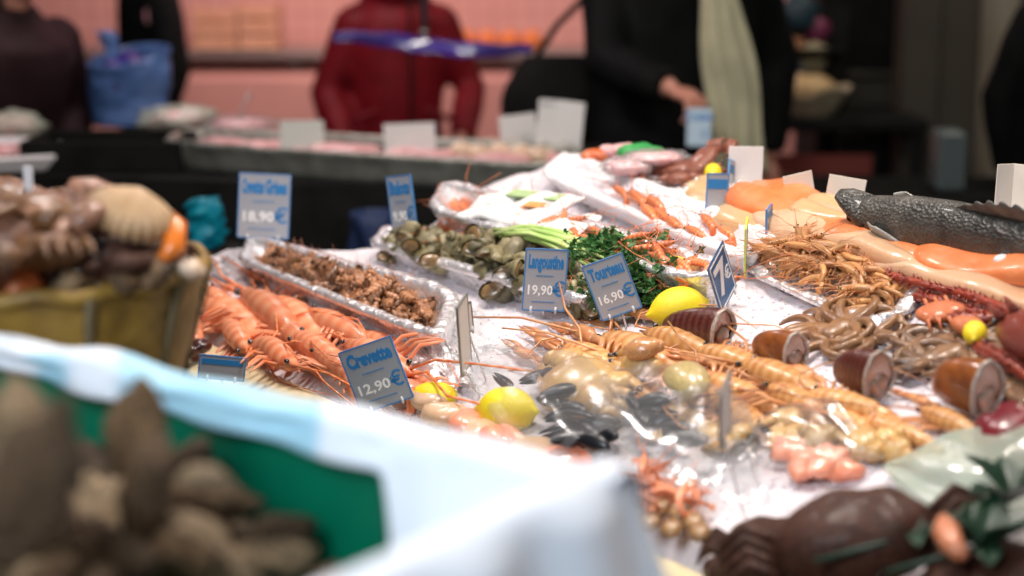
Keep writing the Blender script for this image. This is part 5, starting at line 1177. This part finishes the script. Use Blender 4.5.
for i,(px,py,Y,r,lab) in enumerate(((88,250,1.72,.022,'dark mussel like shell below the scallop'),(150,272,1.70,.020,'rough shell at the right rim of the basket'),(120,284,1.68,.020,'brown shell inside the front rim of the basket'),(184,266,1.74,.018,'pinkish white shell at the right tip of the basket'),(25,282,1.68,.026,'orange shell piece behind the front rim, left'),(70,286,1.68,.022,'tan shell piece behind the front rim'),(96,222,1.84,.028,'black shell left of the scallop'),(150,254,1.76,.026,'olive shell beneath the orange edge'))):
    b=MB(); blob(b,(0,0,0),(r*1.25,r,r*.7),i+5,.35,2.2); o=b.build('shell',[m_mussel,m_oyster,m_oyster,m_scal,m_orange,m_oyster2,m_mussel,m_oyster][i]); o.location=PY(px,py,Y); o.rotation_euler=(.3,.4*(-1)**i,i); tag(o,lab,'shell')
b=MB(); blob(b,(0,0,0),(.135,.135,.05),4,.2,3); o=b.build('shell_bed',m_oyster); o.location=(bc.x,bc.y,bc.z+Hb-.075); tag(o,'layer of brown broken shells filling the basket','shells',kind='stuff')
e=empty('small_marker',PY(28,178,1.86)); tag(e,'small white marker stick poking up from the basket','marker')
b=MB(); b.box((0,0,0),(.010,.003,.026),bev=.001); b.build('head',m_white,e,smooth=False); MB().tube([(0,0,-.012),(0,0,-.085)],.0018,6).build('stick',m_white,e)
# crate
Lc=Vector((-.60,1.66,0)); Rc=Vector((.065,1.17,0)); ex=(Rc-Lc).normalized(); ey=Vector((-ex.y,ex.x,0));  # ey points away from the camera
if ey.y<0: ey=-ey
CW=(Rc-Lc).length; CD=.46; zb,ztp=.977,1.150
e=empty('green_crate',((Lc+Rc)/2-ey*CD/2)+Vector((0,0,zb))); e.rotation_euler=(0,0,math.atan2(ex.y,ex.x)); tag(e,'green plastic crate of rough shells in the near left corner, cloth over its rim','crate')
hC=ztp-zb; tk=.012; XM=CW*.255
fo=empty('foam_box',e.location); fo.rotation_euler=(0,0,math.atan2(ex.y,ex.x)); tag(fo,'white foam box under the paper at the right of the green crate','box')
for nme,c_,d_ in(('back_wall',((XM+CW/2)/2+.01,CD/2,hC/2),(CW/2-XM-.03,.02,hC-.01)),('side_wall',(CW/2-.01,0,hC/2),(.02,CD+.02,hC-.01)),('side_wall',(XM+.02,0,hC*.22),(.02,CD-.03,hC*.44)),('front_wall',((XM+CW/2)/2+.01,-CD/2+.01,hC*.3),(CW/2-XM-.06,.02,hC*.6)),('base',((XM+CW/2)/2+.01,0,.01),(CW/2-XM-.04,CD-.04,.02))):
    MB().box(c_,d_,bev=.003).build(nme,m_white,fo,smooth=False)
for nme,c_,d_ in(('back_wall',(XM/2-CW/4,CD/2,hC/2),(CW/2+XM,tk,hC)),('front_wall',(XM/2-CW/4,-CD/2,hC*.4),(CW/2+XM,tk,hC*.8)),('side_wall',(XM,0,hC*.22),(tk,CD,hC*.44)),('side_wall',(-CW/2,0,hC/2),(tk,CD,hC)),('base',(XM/2-CW/4,0,.006),(CW/2+XM,CD,.012))):
    b=MB(); b.box(c_,d_,bev=.004); 
    if False:
        b.box((0,CD/2,hC),(CW+.02,.03,.014),bev=.004)
        for k in range(6): b.box((CW*(k-2.5)/6,CD/2+.01,hC/2),(.014,.014,hC*.9))
    b.build(nme,m_crate,e,smooth=False)
# sheet of white and pale blue paper over the far rim
m_sheet=M('white_blue_paper',(.84,.90,.98),(.80,.87,.96),scale=5,rough=.6)
nt=m_sheet.node_tree; N=nt.nodes; L=nt.links; bs_=N['Principled BSDF']; src=bs_.inputs['Base Color'].links[0].from_socket
tc=N.new('ShaderNodeTexCoord'); sx_=N.new('ShaderNodeTexNoise'); sx_.inputs['Scale'].default_value=6.5; sx_.inputs['Detail'].default_value=0; L.new(tc.outputs['Object'],sx_.inputs['Vector'])
rp=N.new('ShaderNodeValToRGB'); rp.color_ramp.elements[0].position=.58; rp.color_ramp.elements[1].position=.62; L.new(sx_.outputs['Fac'],rp.inputs[0])
mx=N.new('ShaderNodeMix'); mx.data_type='RGBA'; L.new(rp.outputs[0],mx.inputs[0]); L.new(src,mx.inputs[6]); mx.inputs[7].default_value=(.40,.70,.86,1); L.new(mx.outputs[2],bs_.inputs['Base Color'])
b=MB()
def shf(s,t):
    x=-CW/2-.03+(CW+.05)*s; inner=.012+.014*s+.20*min(1,max(0,(s-.76)/.10)); outer=.10+.05*s
    tot=inner+outer+.05; d=t*tot
    wv=.006*math.sin(s*38)+.005*math.sin(s*17+2)+.010*nz((s*6,t*2,0),1)
    if d<inner: y=CD/2-.012-wv*.8-.005-(d<inner)*(inner-d)*(.20+.6*max(0,s-.70)/.3); z=hC+.008-(inner-d)
    elif d<inner+.05: k=(d-inner)/.05; a=math.pi*(1-k); y=CD/2+math.cos(a)*.022; z=hC+.008+math.sin(a)*.012+wv*.5*math.sin(k*3.14)
    else: y=CD/2+.026+wv*1.2+(d-inner-.05)*.1; z=hC+.008-(d-inner-.05)
    return Vector((x,y,z))
b.grid(shf,110,40); o=b.build('paper_sheet',m_sheet,solid=.0015); o.location=e.location; o.rotation_euler=e.rotation_euler; tag(o,'white and pale blue paper sheet folded over the far rim of the green crate','paper')
b=MB()
def shf2(s,t):
    y=-CD/2+CD*s+.01; k=t
    if k<.35: q=k/.35; x=CW/2-.02-.012*math.sin(s*20)*(1-q)-(1-q)*.05; z=hC-.13*(1-q)+.01
    elif k<.5: q=(k-.35)/.15; x=CW/2-.02+.04*q; z=hC+.012+.012*math.sin(q*3.14)
    else: q=(k-.5)/.5; x=CW/2+.025+.065*q+.006*math.sin(s*24+q*2); z=hC+.008-.15*q
    return Vector((x,y,z))
b.grid(shf2,60,34); o=b.build('paper_sheet',m_sheet,solid=.0015); o.location=e.location; o.rotation_euler=e.rotation_euler; tag(o,'white and pale blue paper sheet over the right end of the green crate','paper')
# shells in the crate
def oyster(seed):
    random.seed(seed); b=MB()
    def f(u,v):
        a=u*6.283; r=(.5-.08*math.cos(a)+.05*math.sin(3*a+seed)+.04*math.sin(7*a+seed)); y=math.sin(a)*r*.62; x=math.cos(a)*r
        vv=(v-.5)*2; k=math.sqrt(max(0,1-vv*vv)); lay=1+.06*math.sin(vv*16)
        return Vector((x*k*lay,y*k*lay,vv*.17+.03*noise.noise(Vector((x*4,y*4,seed)))))
    b.grid(f,36,18,closeu=True); b.warp(lambda v:v*(1+.16*noise.noise(v*5+Vector((seed,0,0)))));  return b.build('oyster',[m_oyster,m_oyster2][seed%2])
OY=[oyster(i) for i in range(5)]
random.seed(71); mw=e.matrix_world.copy(); bpy.context.view_layer.update(); mw=e.matrix_world.copy()
oy=[]
for i in range(58):
    x=random.uniform(-CW/2+.06,XM-.06); y=random.uniform(-CD/2+.05,CD/2-.06); l_=random.random()
    hmax=.02+.05*max(0,(-.12-x)/.3)
    if x>.02: hmax=.0
    z=(.085 if x<-.10 else .068)+(.03+hmax)*l_
    oy.append((x,y,z))
for i in range(34): oy.append((random.uniform(-CW/2+.06,XM-.06),random.uniform(-CD/2+.05,CD/2-.06),random.uniform(.03,.07)))
for i in range(26): oy.append((random.uniform(-.12,XM-.05),random.uniform(-.02,CD/2-.05),random.uniform(.085,.125)))
for i in range(12): oy.append((random.uniform(XM+.05,CW/2-.06),random.uniform(-CD/2+.06,.08),random.uniform(.06,.115)))
# tall upright shells that stick out
up_=[(40,455,1.12),(20,470,1.12),(138,450,1.28),(145,500,1.22),(30,490,1.02),(5,470,1.15)]
for i,(x,y,z) in enumerate(oy):
    o=OY[i] if i<5 else copytree(OY[i%5]); s_=random.uniform(.07,.10)
    o.matrix_world=mw@Matrix.Translation((x,y,z))@Matrix.Rotation(random.uniform(0,6.28),4,'Z')@Matrix.Rotation(random.uniform(-.9,.9),4,'X')@Matrix.Rotation(random.uniform(-.8,.8),4,'Y')@Matrix.Scale(s_,4)
    tag(o,'rough brown oyster shell in the green crate','oyster','rough shells in the green crate')
for i,(px,py,Y) in enumerate(up_):
    o=copytree(OY[(i*2+1)%5]); s_=.095
    o.matrix_world=Matrix.Translation(PY(px,py,Y))@Matrix.Rotation(R(70+10*i),4,'Y')@Matrix.Rotation(i*1.1,4,'X')@Matrix.Scale(s_,4)
    tag(o,'tall oyster shell standing on edge at the top of the crate heap','oyster','upright shells at the top of the crate heap')
b=MB(); b.tube([(-.02,0,0),(-.01,.005,.005),(.005,0,.006),(.02,-.005,0)],[.006,.010,.010,.005],10); o=b.build('white_shell',m_oyster2); o.matrix_world=Matrix.Translation(PY(205,485,1.20)); tag(o,'pale shell lying by the green wall of the crate','shell')
